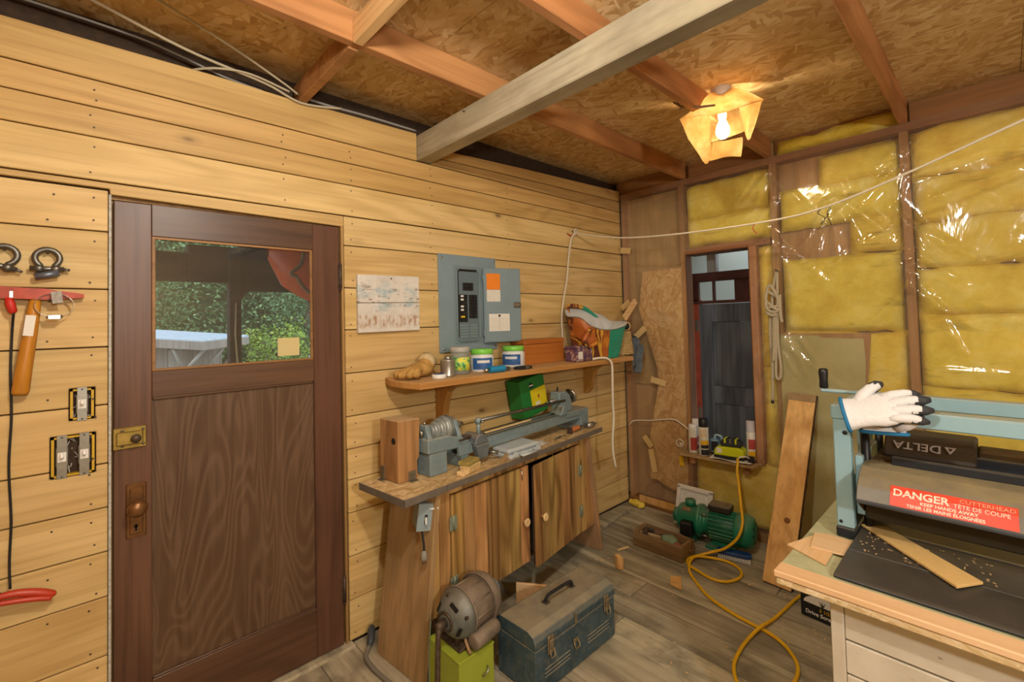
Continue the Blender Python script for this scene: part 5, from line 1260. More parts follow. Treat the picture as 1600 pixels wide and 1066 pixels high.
obj('foot_plate', MB().prism([(-2.27, .2035), (-2.10, .2035), (-2.10, .212), (-2.12, .214), (-2.14, .240), (-2.22, .240), (-2.25, .214), (-2.27, .212)], 'y', -.66, -.51, .002), m_rust, mo)
cpz = .245
obj('capacitor', MB().lathe([(.024, -.085), (.031, -.080), (.032, .05), (.024, .065), (.012, .068)], 20, Matrix.Translation((-2.145, -.685, cpz)) @ ax.to_track_quat('Z', 'Y').to_matrix().to_4x4()), m_mot, mo)
obj('strap', MB().tube([(-2.225, -.635, .255), (-2.235, -.66, .235), (-2.242, -.69, .216), (-2.242, -.70, .212)], .007, 6), m_worn, mo)
for k, s in enumerate((-.05, .04)): obj('bracket_bolt', MB().cyl(mot(s)+Vector((0, -.088, -.05)), mot(s)+Vector((0, -.098, -.075)), .005, None, 8), m_zinc, mo)
obj('power_cord', MB().tube(spline([mot(-.17)+Vector((0, 0, -.004)), (-2.345, -.625, .305), (-2.36, -.64, .22), (-2.38, -.66, .10), (-2.41, -.68, .012), (-2.44, -.80, .010)], 6), [.014]*7+[.011]*24, 8), m_rust, mo)
obj('earth_wire', MB().tube(spline([(-2.30, -.50, .28), (-2.315, -.505, .15), (-2.325, -.52, .01)], 5), .003, 6), plain('grey_green_wire', '7f8f7c', .5), mo)
# toolbox
tbx = thing('toolbox', 'battered dusty blue steel toolbox with hasps and wire handle', 'toolbox', (-1.77, -.74, 0))
M = NM('battered_blue_steel'); v = M.coord('Object', False); n1 = M.noise(v, 7, 5, .7); n2 = M.noise(v, 34, 4, .7)
c = M.ramp(n1, [(.3, rgb('2f4652')), (.6, rgb('47606c')), (.75, rgb('5b6e72'))])
c = M.mix(M.ramp(n2, [(.48, (0,)*3), (.72, (.45,)*3)]), c, rgb('8f8672')); c = M.dust(c, rgb('a89e84'), 1.0, 9)
M.P(Base_Color=c, Roughness=.5, Metallic=.25); M.bump(n2, .2, .003); m_tool = M.m
tx0, tx1, ty0, ty1 = -2.035, -1.478, -.862, -.625
obj('body', MB().box((tx0, ty0, .001), (tx1, ty1, .192), .005), m_tool, tbx)
obj('lid', MB().prism([(ty0-.003, .195), (ty1+.003, .195), (ty1+.003, .235), (ty1-.02, .252), (ty0+.045, .258), (ty0+.012, .245), (ty0-.003, .222)], 'x', tx0-.003, tx1+.003, .004, None, 0, False, 2), m_tool, tbx)
for k in range(3):
    obj('pressed_rib', MB().box((tx0+.05, ty0-.005, .062+k*.016), (tx0+.215, ty0+.001, .068+k*.016), .002), m_tool, tbx)
    obj('pressed_rib', MB().box((tx0+.34, ty0-.005, .062+k*.016), (tx0+.505, ty0+.001, .068+k*.016), .002), m_tool, tbx)
m_hasp = plain('rusty_hasp', '8d8064', .5, .6, noise=.3, nscale=60)
for hx in (tx0+.085, tx1-.075):
    h = obj('hasp', MB().box((hx-.018, ty0-.010, .150), (hx+.018, ty0-.002, .225), .003).box((hx-.012, ty0-.017, .165), (hx+.012, ty0-.009, .212), .003), m_hasp, tbx)
    obj('hasp_loop', MB().tube([(hx-.012, ty0-.014, .175), (hx-.013, ty0-.022, .145), (hx+.013, ty0-.022, .145), (hx+.012, ty0-.014, .175)], .0035, 6), m_hasp, h)
obj('lock_hasp', MB().box((-1.80, ty0-.008, .118), (-1.765, ty0-.002, .135), .002).tube([(-1.80, ty0-.008, .125), (-1.80, ty0-.018, .10), (-1.77, ty0-.018, .10), (-1.77, ty0-.008, .125)], .004, 6).box((-1.788, ty0-.008, .195), (-1.774, ty0-.003, .24), .001), m_hasp, tbx)
obj('handle', MB().tube(spline([(-1.835, -.735, .256), (-1.835, -.74, .275), (-1.815, -.745, .290), (-1.72, -.748, .293), (-1.665, -.745, .285), (-1.655, -.742, .256)], 5), .008, 8), m_blacksoft, tbx)
obj('handle_lug', MB().box((-1.85, -.755, .255), (-1.82, -.72, .262), .002).box((-1.67, -.755, .255), (-1.64, -.72, .262), .002), m_steel, tbx)
# lumber offcuts behind the toolbox, under the cabinet
t = thing('drawer_part', 'loose wooden drawer parts leaning in the dark under the cabinet', 'wood scrap', (-1.62, -.46, 0))
obj('board', MB().box((-.09, -.008, 0), (.09, .008, .15), .002, frame((-1.64, -.46, .002), R(-55))), m_newwood, t); obj('board', MB().box((-.07, -.01, 0), (.07, .01, .09), .002, frame((-1.80, -.50, .002), R(-50))), plain('reddish_scrap', '8a5542', .8, noise=.2), t)
# bits of wood on the floor
def chip(label, x, y, sz, rz_, rx_=0, mat=m_leanw):
    t = obj('wood_offcut', MB().prism([(-sz[0]/2, -sz[1]/2), (sz[0]/2, -sz[1]*.35), (sz[0]*.45, sz[1]/2), (-sz[0]*.2, sz[1]*.45)], 'z', 0, sz[2], .002, frame((x, y, .0025), R(rz_))), mat); tag(t, label, 'wood offcut'); return t
chip('tall splinter of orange wood standing on the floor by the cabinet foot', -.955, -.535, (.055, .035, .075), 60)
chip('flat pale wood offcut on the floor by the yellow cord loop', -.87, -.865, (.13, .07, .012), 25)
chip('thin pale stick on the floor beside the cabinet foot', -.74, -.42, (.10, .015, .01), -20, 0, m_newwood)
chip('dark plank lying along the foot of the board wall', -.42, -.09, (.55, .11, .02), 4, 0, m_floor)
mb = MB(); rr = random.Random(9)
for k in range(90):
    x, y = rr.uniform(-1.6, -.3), rr.uniform(-1.6, -.3)
    mb.box((-.006, -.002, 0), (.006, .002, .002), 0, frame((x, y, .001), rr.uniform(0, 3)))
o = obj('wood_shavings', mb, m_newwood, loc=(-1, -1, 0)); tag(o, 'tiny pale wood shavings strewn over the floor boards', 'shavings'); o['kind'] = 'stuff'
# grey cable with dark plug at the bench foot
t = thing('floor_cable', 'grey cable with a dark plug lying at the foot of the board wall', 'cable', (-2.40, -.12, 0))
obj('plug_body', MB().tube([(-2.345, -.035, .065), (-2.352, -.05, .058), (-2.375, -.085, .03), (-2.39, -.10, .02)], [.012, .019, .017, .010], 10), plain('dark_grey_plug', '3c434a', .5), t)
obj('cable', MB().tube(spline([(-2.385, -.095, .022), (-2.425, -.14, .011), (-2.435, -.22, .011), (-2.43, -.30, .011), (-2.42, -.38, .011), (-2.41, -.46, .011)], 6), .010, 8), plain('grey_rubber', '7a766c', .7), t)
# ================================================================ SILL SHELF UNDER THE INTERIOR WINDOW
ss = thing('sill_shelf', 'narrow rough board shelf under the interior window', 'shelf', (-.06, -.78, .52))
obj('board', MB().prism([(-.155, -.55), (-.135, -1.05), (-.034, -1.07), (-.034, -.505)], 'z', .525, .543, .002), m_worn, ss)
obj('cleat', MB().box((-.075, -.62, .46), (-.036, -.585, .524), .002), m_stud, ss); obj('cleat', MB().box((-.075, -1.0, .46), (-.036, -.965, .524), .002), m_stud, ss)
SS = .544
def spray(name, label, x, y, r, h, caph, capmat, bodymat, lab):
    t = thing(name, label, 'spray can', (x, y, SS))
    l = Vector((x, y, SS))
    obj('body', MB().lathe([(r*.94, 0), (r, .004), (r, h-caph-.012), (r*.9, h-caph)], 24, Matrix.Translation(l)), bodymat, t)
    obj('cap', MB().lathe([(r*.93, h-caph-.004), (r*.95, h-caph), (r*.93, h-.003), (r*.86, h)], 24, Matrix.Translation(l)), capmat, t)
    for (za, zb, mt) in lab:
        mb = MB(); ph = math.atan2(-2.22-y, -3.39-x)
        mb.grid(lambda u, v: l+Vector((1.01*r*math.cos(ph+.25+(u-.5)*1.7), 1.01*r*math.sin(ph+.25+(u-.5)*1.7), h*(za+(zb-za)*v))), 14, 1); obj('label_band', mb, mt, t)
    return t, l
m_can = plain('can_cream', 'd8d6cc', .4); m_yl = plain('label_yellow', 'e2b21e', .5); m_bk = plain('label_black', '1e2226', .5); m_rl = plain('label_red', 'a8403a', .5, noise=.2, nscale=60)
t, l = spray('spray_can', 'tall spray can with a black cap and yellow lettered label on the sill shelf', -.085, -.700, .0345, .262, .055, m_black, m_can, [(.30, .42, m_yl), (.20, .295, m_bk), (.02, .17, m_bk)])
ph = math.atan2(-1.52, -3.31)
tl_ = basis(l+Vector((math.cos(ph), math.sin(ph), 0))*.0358+Vector((0, 0, .155)), (-math.sin(ph), math.cos(ph), 0), (0, 0, 1), (math.cos(ph), math.sin(ph), 0))
for k, s in enumerate(('LEC', 'SEAL')):
    text('lettering', s, .030, m_yl, t, tl_ @ Matrix.Translation((0, .012-.030*k, 0)), .0006, 'CENTER', .8)
text('lettering', 'X', .0001, m_yl, t, tl_, .0001) if False else None
spray('spray_bottle', 'white plastic bottle with red label beside the black capped spray can', -.07, -.612, .031, .205, .03, m_white, m_can, [(.10, .55, m_rl)])
spray('spray_can', 'white can with a red banded label behind the white bottle', -.068+.06, -.640+.03, .030, .235, .05, m_white, m_can, [(.3, .5, m_rl), (.1, .2, m_bk)])
spray('spray_can', 'white capped spray can with yellow label at the window jamb', -.0, -.995, .029, .272, .07, plain('lilac_white_cap', 'cfcfdc', .4), m_can, [(.08, .25, m_yl), (.3, .55, m_rl)])
# battery charger
bc = thing('battery_charger', 'lime yellow battery charger holding a black battery pack on the sill shelf', 'charger', (-.055, -.885, SS))
m_ly = plain('lime_yellow', 'c6d418', .4); CT2 = frame((-.066, -.880, SS+.012), R(8))
obj('base', MB().box((-.055, -.098, .0), (.055, .098, .018), .005, CT2), m_black, bc)
obj('housing', MB().prism([(-.098, .018), (.098, .018), (.094, .06), (.07, .078), (-.06, .082), (-.092, .064)], 'x', -.052, .052, .006, CT2), m_ly, bc)
ba = obj('battery_pack', MB().prism([(-.075, .083), (.055, .080), (.06, .115), (.03, .135), (-.05, .135), (-.078, .11)], 'x', -.038, .038, .005, CT2), plain('battery_grey', '2c3136', .45), bc)
for k in range(3): obj('lime_stripe', MB().box((-.0395, -.05+k*.035, .105), (.03, -.038+k*.035, .1365), .001, CT2), m_ly if k % 2 == 0 else m_zinc, ba)
obj('rating_label', MB().box((-.0535, .045, .035), (-.051, .08, .07), 0, CT2), m_paper, bc)
# blue grey gadget, paper, adapter
t = thing('torch', 'small blue grey handlamp standing behind the spray can', 'torch', (-.02, -.750, SS))
obj('body', MB().box((-.03, -.03, 0), (.03, .03, .10), .012, frame((-.010, -.750, SS+.012), R(15)), 2), plain('blue_grey_plastic', '5c7d92', .35), t); obj('face', MB().box((-.034, -.022, .02), (-.029, .022, .085), .003, frame((-.010, -.750, SS+.012), R(15))), m_black, t); obj('handle', MB().tube(spline([(-.02, -.80, SS+.10), (-.02, -.80, SS+.135), (-.02, -.76, SS+.14), (-.015, -.75, SS+.11)], 4), .008, 8), plain('pale_blue_plastic', '9fc0cc', .35), t)
t = obj('paper_sheet', MB().grid(lambda u, v: (-.15+.10*u+.01*v, -.76-.27*v, SS+.004+.008*math.sin(v*5+u*2)**2), 8, 20), m_paper); tag(t, 'creased white paper leaflet lying under the battery charger', 'paper')
t = thing('power_adapter', 'small black power adapter with white lead at the shelf end', 'adapter', (-.07, -1.015, SS))
obj('body', MB().box((-.085, -1.035, SS+.001), (-.05, -.998, SS+.045), .005), m_black, t); obj('lead', MB().tube(spline([(-.085, -1.01, SS+.035), (-.115, -1.0, SS+.05), (-.13, -.97, SS+.045), (-.145, -.955, SS+.032)], 5), .0045, 7), m_white, t)
# yellow tag and wall wire, cable hole
t = obj('yellow_tag', MB().box((-.030, -.513, .405), (-.024, -.475, .480), .003).cyl((-.028, -.494, .476), (-.028, -.494, .500), .004, None, 8), plain('yellow_tag', 'e0b416', .5)); tag(t, 'bright yellow plastic tag hanging beside the sill shelf', 'tag')
t = obj('wall_wire', MB().tube(spline([(-.03, -.045, .655), (-.04, -.10, .70), (-.04, -.25, .722), (-.04, -.40, .752), (-.04, -.47, .752), (-.035, -.54, .71), (-.03, -.57, .69)], 6), .006, 8), m_rope); tag(t, 'pale cable running across the chipboard in the corner', 'cable')
t = obj('cable_clip', MB().tube([(-.03, -.487+.028*math.cos(a), .580+.028*math.sin(a)) for a in [2*PI*i/16 for i in range(16)]], .006, 6, closed=True).ball((-.028, -.495, .572), .012), m_rope); tag(t, 'round pale cable loop stuck on the chipboard edge', 'cable clip')

# ================================================================ ROPE HANK
rh = thing('rope_hank', 'hank of pale rope knotted and hung on the stud by the window', 'rope', (-.06, -1.19, .95))
m_hank = plain('hank_rope', 'b8ad92', .9, noise=.2, nscale=250)
xr = -.065
obj('bight', MB().tube(spline([(-.045, -1.212, 1.83), (xr, -1.19, 1.70), (xr, -1.185, 1.60), (xr, -1.178, 1.3), (xr, -1.17, 1.12)], 6), .009, 8), m_hank, rh)
obj('bight', MB().tube(spline([(-.045, -1.216, 1.83), (xr-.01, -1.222, 1.70), (xr-.012, -1.215, 1.5), (xr-.012, -1.215, 1.35), (xr-.012, -1.225, 1.20), (xr-.012, -1.215, 1.135), (xr-.012, -1.195, 1.15), (xr-.012, -1.20, 1.30), (xr-.012, -1.208, 1.45), (xr-.012, -1.205, 1.6)], 6), .009, 8), m_hank, rh)
obj('tail', MB().tube(spline([(xr, -1.18, 1.60), (xr, -1.165, 1.45), (xr, -1.17, 1.2), (xr, -1.163, .98)], 5), .0085, 8), m_hank, rh)
obj('tail_tip', MB().cyl((xr, -1.163, .985), (xr, -1.163, .965), .0095, None, 8), m_black, rh)
obj('bight', MB().tube(spline([(xr-.02, -1.20, 1.60), (xr-.02, -1.195, 1.42), (xr-.02, -1.185, 1.25), (xr-.02, -1.19, 1.30), (xr-.022, -1.205, 1.45), (xr-.02, -1.21, 1.6)], 5), .0085, 8), m_hank, rh)
obj('knot', MB().tube(spline([(xr-.02, -1.225, 1.66), (xr-.03, -1.17, 1.70), (xr-.03, -1.16, 1.64), (xr-.03, -1.215, 1.60), (xr-.03, -1.23, 1.65), (xr-.035, -1.19, 1.74), (xr-.03, -1.165, 1.70), (xr-.035, -1.16, 1.60), (xr-.03, -1.20, 1.565), (xr-.03, -1.235, 1.59), (xr-.03, -1.24, 1.68), (xr-.025, -1.24, 1.55), (xr-.02, -1.245, 1.50)], 5), .010, 8), m_hank, rh)
obj('knot', MB().tube(spline([(xr-.02, -1.16, 1.585), (xr-.035, -1.19, 1.60), (xr-.03, -1.225, 1.575), (xr-.015, -1.19, 1.56), (xr-.03, -1.16, 1.565), (xr-.037, -1.19, 1.545), (xr-.03, -1.22, 1.55)], 5), .010, 8), m_hank, rh)
obj('hook_nail', MB().cyl((.0, -1.214, 1.835), (-.07, -1.214, 1.845), .004, None, 8), m_steel, rh)

# ================================================================ LEANING BOARD
lb2 = thing('leaning_board', 'thick fir plank with bark edge leaning on the insulated wall', 'board', (-.5, -1.285, 0))
P0, P1 = Vector((-.515, -1.285, .012)), Vector((-.062, -1.338, 1.045))
ez2 = (P1-P0).normalized(); ey2 = Vector((.0, 1, 0)); ey2 = (ey2-ez2*ey2.dot(ez2)).normalized(); ex2 = ey2.cross(ez2)
LT = basis(P0, ex2, ey2, ez2); Lb = (P1-P0).length
obj('plank', MB().box((0, -.075, 0), (.036, .075, Lb), .003, LT), m_leanw, lb2)
def bk(u, v): return LT @ Vector((-.001+.038*u, -.0755-.006*(.5+fbm((u*3, v*30, 1), 3))*math.sin(u*PI), Lb*v))
obj('bark_edge', MB().grid(bk, 4, 60), m_bark, lb2)
obj('knot', MB().lathe([(.016, 0), (.012, .0015), (.001, .002)], 14, LT @ Matrix.Translation((-.0005, -.01, .36)) @ Matrix.Rotation(R(-90), 4, 'Y')), plain('knot_brown', '7a4a1c', .6), lb2)
obj('sawn_end', MB().box((.0, -.075, Lb-.05), (-.0012, .075, Lb), .0004, LT), m_worn, lb2)

# ================================================================ PUMP, CRATE, LID, BRUSH
m_pg = plain('pump_green', '1c7a5c', .38, .0, noise=.12, nscale=14, dust=.25); m_pgd = plain('pump_green_dark', '14624a', .45, noise=.15, nscale=18)
pp = thing('water_pump', 'green electric water pump with finned motor and black terminal box', 'pump', (-.25, -.86, 0))
pa = Vector((.12, -1, 0)).normalized(); pc = Vector((-.262, -.88, .150))
PMt = Matrix.Translation(pc) @ pa.to_track_quat('Z', 'Y').to_matrix().to_4x4()
obj('motor_body', MB().lathe([(.082, -.07), (.086, -.065), (.086, .10), (.082, .105)], 32, PMt), m_pgd, pp)
for k in range(22):
    a = 2*PI*k/22
    obj('cooling_fin', MB().box((.084, -.0025, -.06), (.099, .0025, .098), 0, PMt @ Matrix.Rotation(a, 4, 'Z')), m_pg, pp)
fb = obj('fan_cover', MB().lathe([(.098, .095), (.103, .10), (.106, .125), (.105, .165), (.092, .195), (.060, .208), (.001, .210)], 32, PMt), m_pg, pp)
for k in range(8):
    a = 2*PI*k/8; obj('vent', MB().box((.030, -.005, .203), (.066, .005, .2085), .001, PMt @ Matrix.Rotation(a, 4, 'Z')), m_crack, fb)
vb = obj('pump_housing', MB().lathe([(.05, -.275), (.085, -.27), (.092, -.255), (.092, -.15), (.105, -.145), (.108, -.13), (.104, -.115)], 28, PMt), m_pg, pp)
obj('adapter_frame', MB().lathe([(.104, -.116), (.075, -.105), (.070, -.08), (.084, -.07)], 20, PMt), m_pg, pp)
for k in range(4):
    a = R(45+90*k); obj('flange_bolt', MB().cyl(PMt @ Vector((.098*math.cos(a), .098*math.sin(a), -.112)), PMt @ Vector((.098*math.cos(a), .098*math.sin(a), -.072)), .006, None, 8), m_zinc, pp)
obj('inlet', MB().cyl(PMt @ Vector((0, 0, -.272)), PMt @ Vector((0, 0, -.31)), .05, .048, 20), m_pg, pp)
obj('outlet_port', MB().cyl(pc-pa*.20+Vector((0, 0, .085)), pc-pa*.20+Vector((0, 0, .125)), .036, .034, 16), m_pg, pp)
obj('name_plate', MB().box((-.03, -.001, -.014), (.03, .001, .014), 0, Matrix.Translation(pc-pa*.20+Vector((-.062, -.0, .078))) @ Matrix.Rotation(R(-83), 4, 'Z') @ Matrix.Rotation(R(-48), 4, 'X')), m_chrome, pp)
tb2 = obj('terminal_box', MB().box((-.055, -.07, 0), (.055, .07, .045), .010, Matrix.Translation(pc+pa*.0+Vector((0, 0, .095))) @ Matrix.Rotation(R(7), 4, 'Z'), 2), plain('dusty_black_plastic', '26251f', .6, dust=.5), pp)
obj('pressure_switch', MB().box((-.04, -.04, -.04), (.04, .04, .05), .012, frame((-.385, -.70, .115), R(10)), 2), m_black, pp)
obj('foot', MB().box((-.34, -.965, .001), (-.19, -.80, .02), .003).box((-.29, -.945, .018), (-.23, -.82, .075), .004), m_pg, pp)
obj('foot', MB().box((-.33, -.72, .001), (-.21, -.64, .07), .006), m_pg, pp)
# crate of scraps
m_crate = wood('old_crate_wood', '5e4428', '8f6d45', 'a58458', 1, 45, .45, 6, .7, .4, .1, .01, .2, .4, '3c2e1e')
cr = thing('wooden_crate', 'small old wooden crate of odd metal and stones in front of the pump', 'crate', (-.55, -.61, 0))
x0, x1, y0, y1 = -.64, -.47, -.79, -.435; hz = .098
obj('side', MB().box((x0, y0, .002), (x0+.016, y1, hz), .002), m_crate, cr); obj('side', MB().box((x1-.016, y0, .002), (x1, y1, hz), .002), m_crate, cr)
obj('end', MB().box((x0+.017, y0, .002), (x1-.017, y0+.018, hz+.008), .002), m_crate, cr); obj('end', MB().box((x0+.017, y1-.018, .002), (x1-.017, y1, hz+.008), .002), m_crate, cr)
obj('bottom', MB().box((x0+.017, y0+.019, .002), (x1-.017, y1-.019, .012)), m_crate, cr)
obj('hook', MB().cyl((-.555, y0-.001, .045), (-.555, y0-.012, .06), .004, .005, 8), m_brass, cr)
def lump(name, label, cat, c, r, sc, mat, seed):
    mb = MB().ball(c, r, 14, 10, sc)
    for v in mb.bm.verts:
        d = v.co-Vector(c); v.co = Vector(c)+d*(1+.25*fbm((d.x*18+seed, d.y*18, d.z*18), 3))
    return tag(obj(name, mb, mat), label, cat)
lump('stone', 'pale green weathered lump lying in the wooden crate', 'stone', (-.545, -.66, .078), .05, (1, 1.1, .65), plain('verdigris', '7c8f72', .9, noise=.25, nscale=30), 1)
lump('stone', 'small reddish stone lying in the wooden crate', 'stone', (-.585, -.735, .063), .033, (1, 1, .9), plain('red_stone', '8b5a48', .9, noise=.2, nscale=30), 5)
t = thing('scrap_tool', 'old hammer head on a wooden stub lying in the wooden crate', 'tool', (-.55, -.5, .06))
obj('handle', MB().cyl((-.60, -.47, .09), (-.55, -.60, .072), .010, .012, 10), m_worn, t); obj('head', MB().box((-.035, -.016, -.016), (.035, .016, .016), .004, frame((-.575, -.50, .093), R(20))), m_rust, t)
t = thing('scrap_block', 'split wood and rusty bits lying at the bottom of the crate', 'scrap', (-.55, -.56, .013))
obj('block', MB().prism([(-.05, 0), (.05, 0), (.03, .05), (-.02, .055)], 'y', -.05, .05, .003, frame((-.575, -.60, .0135), R(25))), m_leanw, t); obj('rod', MB().cyl((-.50, -.47, .03), (-.51, -.62, .08), .008, None, 8), m_rust, t); obj('bracket', MB().box((-.52, -.52, .0135), (-.50, -.46, .09), .002), m_steel, t)
# white plastic lid against the wall
wl = thing('plastic_lid', 'square white ribbed plastic lid leaning on the insulated wall', 'tray', (-.09, -.615, 0))
WLt = basis((-.135, -.615, .004), (0, -1, 0), (.28, 0, 1), (-1, 0, .28))
obj('panel', MB().box((-.125, 0, 0), (.125, .272, .010), .004, WLt), m_white, wl)
for a, b in (((-.135, 0), (-.105, .285)), ((.105, 0), (.135, .285)), ((-.135, .255), (.135, .288)), ((-.135, -.0), (.135, .025))): obj('rim', MB().box((a[0], a[1], 0), (b[0], b[1], .026), .008, WLt, 2), m_white, wl)
for k in range(6): obj('rib', MB().box((-.085+.032*k, .04, .008), (-.072+.032*k, .235, .016), .002, WLt), m_white, wl)
# scrub brush
br = thing('scrub_brush', 'blue scrubbing brush with white bristles lying by the pump', 'brush', (-.37, -1.0, 0))
BTm = frame((-.36, -.995, 0), R(-76))
obj('block', MB().prism([(-.10, -.022), (-.075, -.03), (.075, -.03), (.10, -.018), (.10, .018), (.075, .03), (-.075, .03), (-.10, .022)], 'z', .027, .052, .006, BTm, 0, False, 2), plain('brush_blue', '1c3f78', .4), br)
mb = MB()
for i in range(17):
    for j in range(5): mb.cyl(BTm @ Vector((-.088+.011*i, -.022+.011*j, .028)), BTm @ Vector((-.088+.0112*i, -.024+.012*j, .002)), .0032, .0042, 5, False)
o = obj('bristles', mb, m_white, br); o['kind'] = 'stuff'
# yellow extension cord
m_yc = plain('yellow_cord', 'e0b010', .4, noise=.05)
yc = thing('extension_cord', 'bright yellow extension cord trailing from the sill shelf in loops over the floor', 'cord', (-.8, -1.1, 0))
zc = .0095
path = [(-.145, -.955, .576), (-.165, -.965, .560), (-.19, -.968, .51), (-.24, -.995, .43), (-.31, -1.03, .33), (-.375, -1.06, .25), (-.41, -1.04, .165), (-.425, -.97, .085), (-.44, -.90, .045), (-.485, -.835, .018), (-.56, -.795, zc), (-.63, -.82, zc), (-.665, -.90, zc), (-.69, -.99, zc), (-.67, -1.06, zc), (-.60, -1.10, zc), (-.52, -1.10, zc), (-.455, -1.05, zc), (-.435, -.97, zc), (-.47, -.89, zc+.004), (-.54, -.835, zc+.019), (-.62, -.83, zc+.016), (-.70, -.865, zc), (-.78, -.94, zc), (-.87, -1.05, zc), (-.92, -1.17, zc), (-.945, -1.28, zc), (-.965, -1.40, zc), (-1.02, -1.49, zc), (-1.12, -1.555, zc), (-1.26, -1.56, zc), (-1.38, -1.50, zc), (-1.40, -1.42, zc), (-1.30, -1.355, zc), (-1.17, -1.335, zc), (-1.05, -1.335, zc), (-.96, -1.355, zc+.016), (-.85, -1.37, zc+.004), (-.70, -1.385, zc), (-.56, -1.40, zc), (-.44, -1.43, zc), (-.36, -1.52, zc), (-.35, -1.68, zc)]
obj('cord', MB().tube(spline(path, 7), .0085, 9), m_yc, yc)

# ================================================================ WORKBENCH WITH PLANER
BZ = .80
wbn = thing('workbench', 'white painted board bench with a thick chipboard top under the planer', 'workbench', (-1.3, -2.4, 0))
fx, ly = -1.905, -1.735
m_pb = osb('particle_top', ('c2a878', 'd2ba8c', 'dfcaa2', 'e6d6b4'), 1, scale=2.2, dark=.15)
obj('top', MB().box((fx, -3.4, .7605), (-.82, ly, BZ-.0185), .004), m_pb, wbn)
obj('top_sheet', MB().box((fx+.05, -3.4, BZ-.0175), (-.82, ly+.002, BZ-.001), .002), plain('pale_green_top', 'b3b38c', .7, noise=.15, nscale=20), wbn)
obj('front_strip', MB().box((fx-.004, -3.4, BZ-.018), (fx+.062, ly+.004, BZ+.001), .003), wood('strip_wood', 'c89a68', 'dfb88a', 'ebcba3', 1, 40, .25, 4, .6, 0, 0), wbn)
M = NM('white_chipped_paint'); v = M.coord(); n1 = M.noise(v, 6, 5, .6); ch = M.noise(M.map(v, (1, 8, 22)), 1, 4, .7)
c = M.ramp(n1, [(.3, rgb('c2b9a4')), (.7, rgb('d6cfbe'))]); c = M.mix(M.ramp(ch, [(.66, (0,)*3), (.70, (1,)*3)]), c, rgb('8a7350'))
M.P(Base_Color=c, Roughness=.6); m_wp = M.m
obj('corner_post', MB().box((-1.855, -1.888, .002), (-1.80, -1.857, .760), .002), m_wp, wbn)
for a, b in ((.648, .757), (.556, .645), (.44, .553), (.32, .437), (.20, .317), (.08, .197)):
    obj('front_board', MB().box((-1.850, -3.35, a+.0015), (-1.83, -1.889, b-.0015), .002), m_wp, wbn)
for k in range(5): obj('side_board', MB().box((-1.80, -1.88, .08+k*.132), (-.86, -1.862, .21+k*.132), .002), m_wp, wbn)
obj('leg', MB().box((-.91, -1.90, .002), (-.86, -1.85, .760), .002), m_wp, wbn)
# planer
pl2 = thing('thickness_planer', 'dusty pale blue bench planer with crank handle and black tables', 'planer', (-1.45, -2.1, BZ))
m_pb2 = plain('planer_blue', '8fb3bd', .45, .05, noise=.05, nscale=12, dust=.55, dcol='b5ab8e'); m_pblk = plain('planer_black', '22272e', .45, .1, noise=.25, nscale=14, dust=.35, dcol='7d7058')
m_hood = plain('dusty_hood', '4d5257', .5, .1, noise=.2, nscale=10, dust=1.0, dcol='9c8c66')
m_brn = plain('sawdust_brown', '4a3716', .8, noise=.3, nscale=12)
PX = -1.53; PYL, PYR = -1.812, -2.46
obj('base', MB().box((PX-.006, PYL-.052, BZ), (-1.08, PYL+.002, BZ+.034), .004), m_pblk, pl2); obj('base', MB().box((PX-.006, PYR-.02, BZ), (-1.08, PYR+.03, BZ+.034), .004), m_pblk, pl2)
for y0_, y1_ in ((PYL-.048, PYL), (PYR, PYR+.048)):
    p_ = obj('front_post', MB().box((PX, y0_, BZ+.034), (PX+.035, y1_, 1.205), .003), m_pb2, pl2)
    obj('post_bolt', MB().cyl((PX-.003, (y0_+y1_)/2+.012, BZ+.052), (PX, (y0_+y1_)/2+.012, BZ+.052), .005, None, 8).cyl((PX-.003, (y0_+y1_)/2-.01, 1.15), (PX, (y0_+y1_)/2-.01, 1.15), .007, None, 8), m_black, p_)
    obj('rear_post', MB().box((-1.17, y0_, BZ+.034), (-1.135, y1_, 1.205), .003), m_pb2, pl2)
obj('side_plate', MB().box((PX+.035, PYL-.012, BZ+.034), (-1.17, PYL-.004, .95), .001), m_pb2, pl2)
obj('top_bar', MB().box((PX-.004, PYR-.01, 1.192), (PX+.05, PYL+.004, 1.240), .004), m_pb2, pl2)
obj('top_bar', MB().box((-1.18, PYR-.01, 1.192), (-1.13, PYL+.004, 1.240), .004), m_pb2, pl2)
obj('top_side_bar', MB().box((PX+.05, PYL-.05, 1.195), (-1.18, PYL, 1.235), .003), m_pb2, pl2)
for xx in (PX+.075, -1.21): obj('lift_screw', MB().cyl((xx, PYL-.075, BZ+.034), (xx, PYL-.075, 1.195), .013, None, 14), m_black, pl2)
# crank
ck = obj('crank_hub', MB().cyl((PX+.03, -1.885, 1.240), (PX+.03, -1.885, 1.280), .016, .014, 14), m_pb2, pl2)
obj('crank_arm', MB().box((PX+.018, -1.895, 1.276), (PX+.042, -1.775, 1.288), .004), m_pb2, ck)
obj('crank_knob', MB().lathe([(.010, 0), (.0135, .004), (.0125, .03), (.0145, .055), (.0135, .066), (.008, .069)], 18, Matrix.Translation((PX+.03, -1.785, 1.289))), m_black, ck)
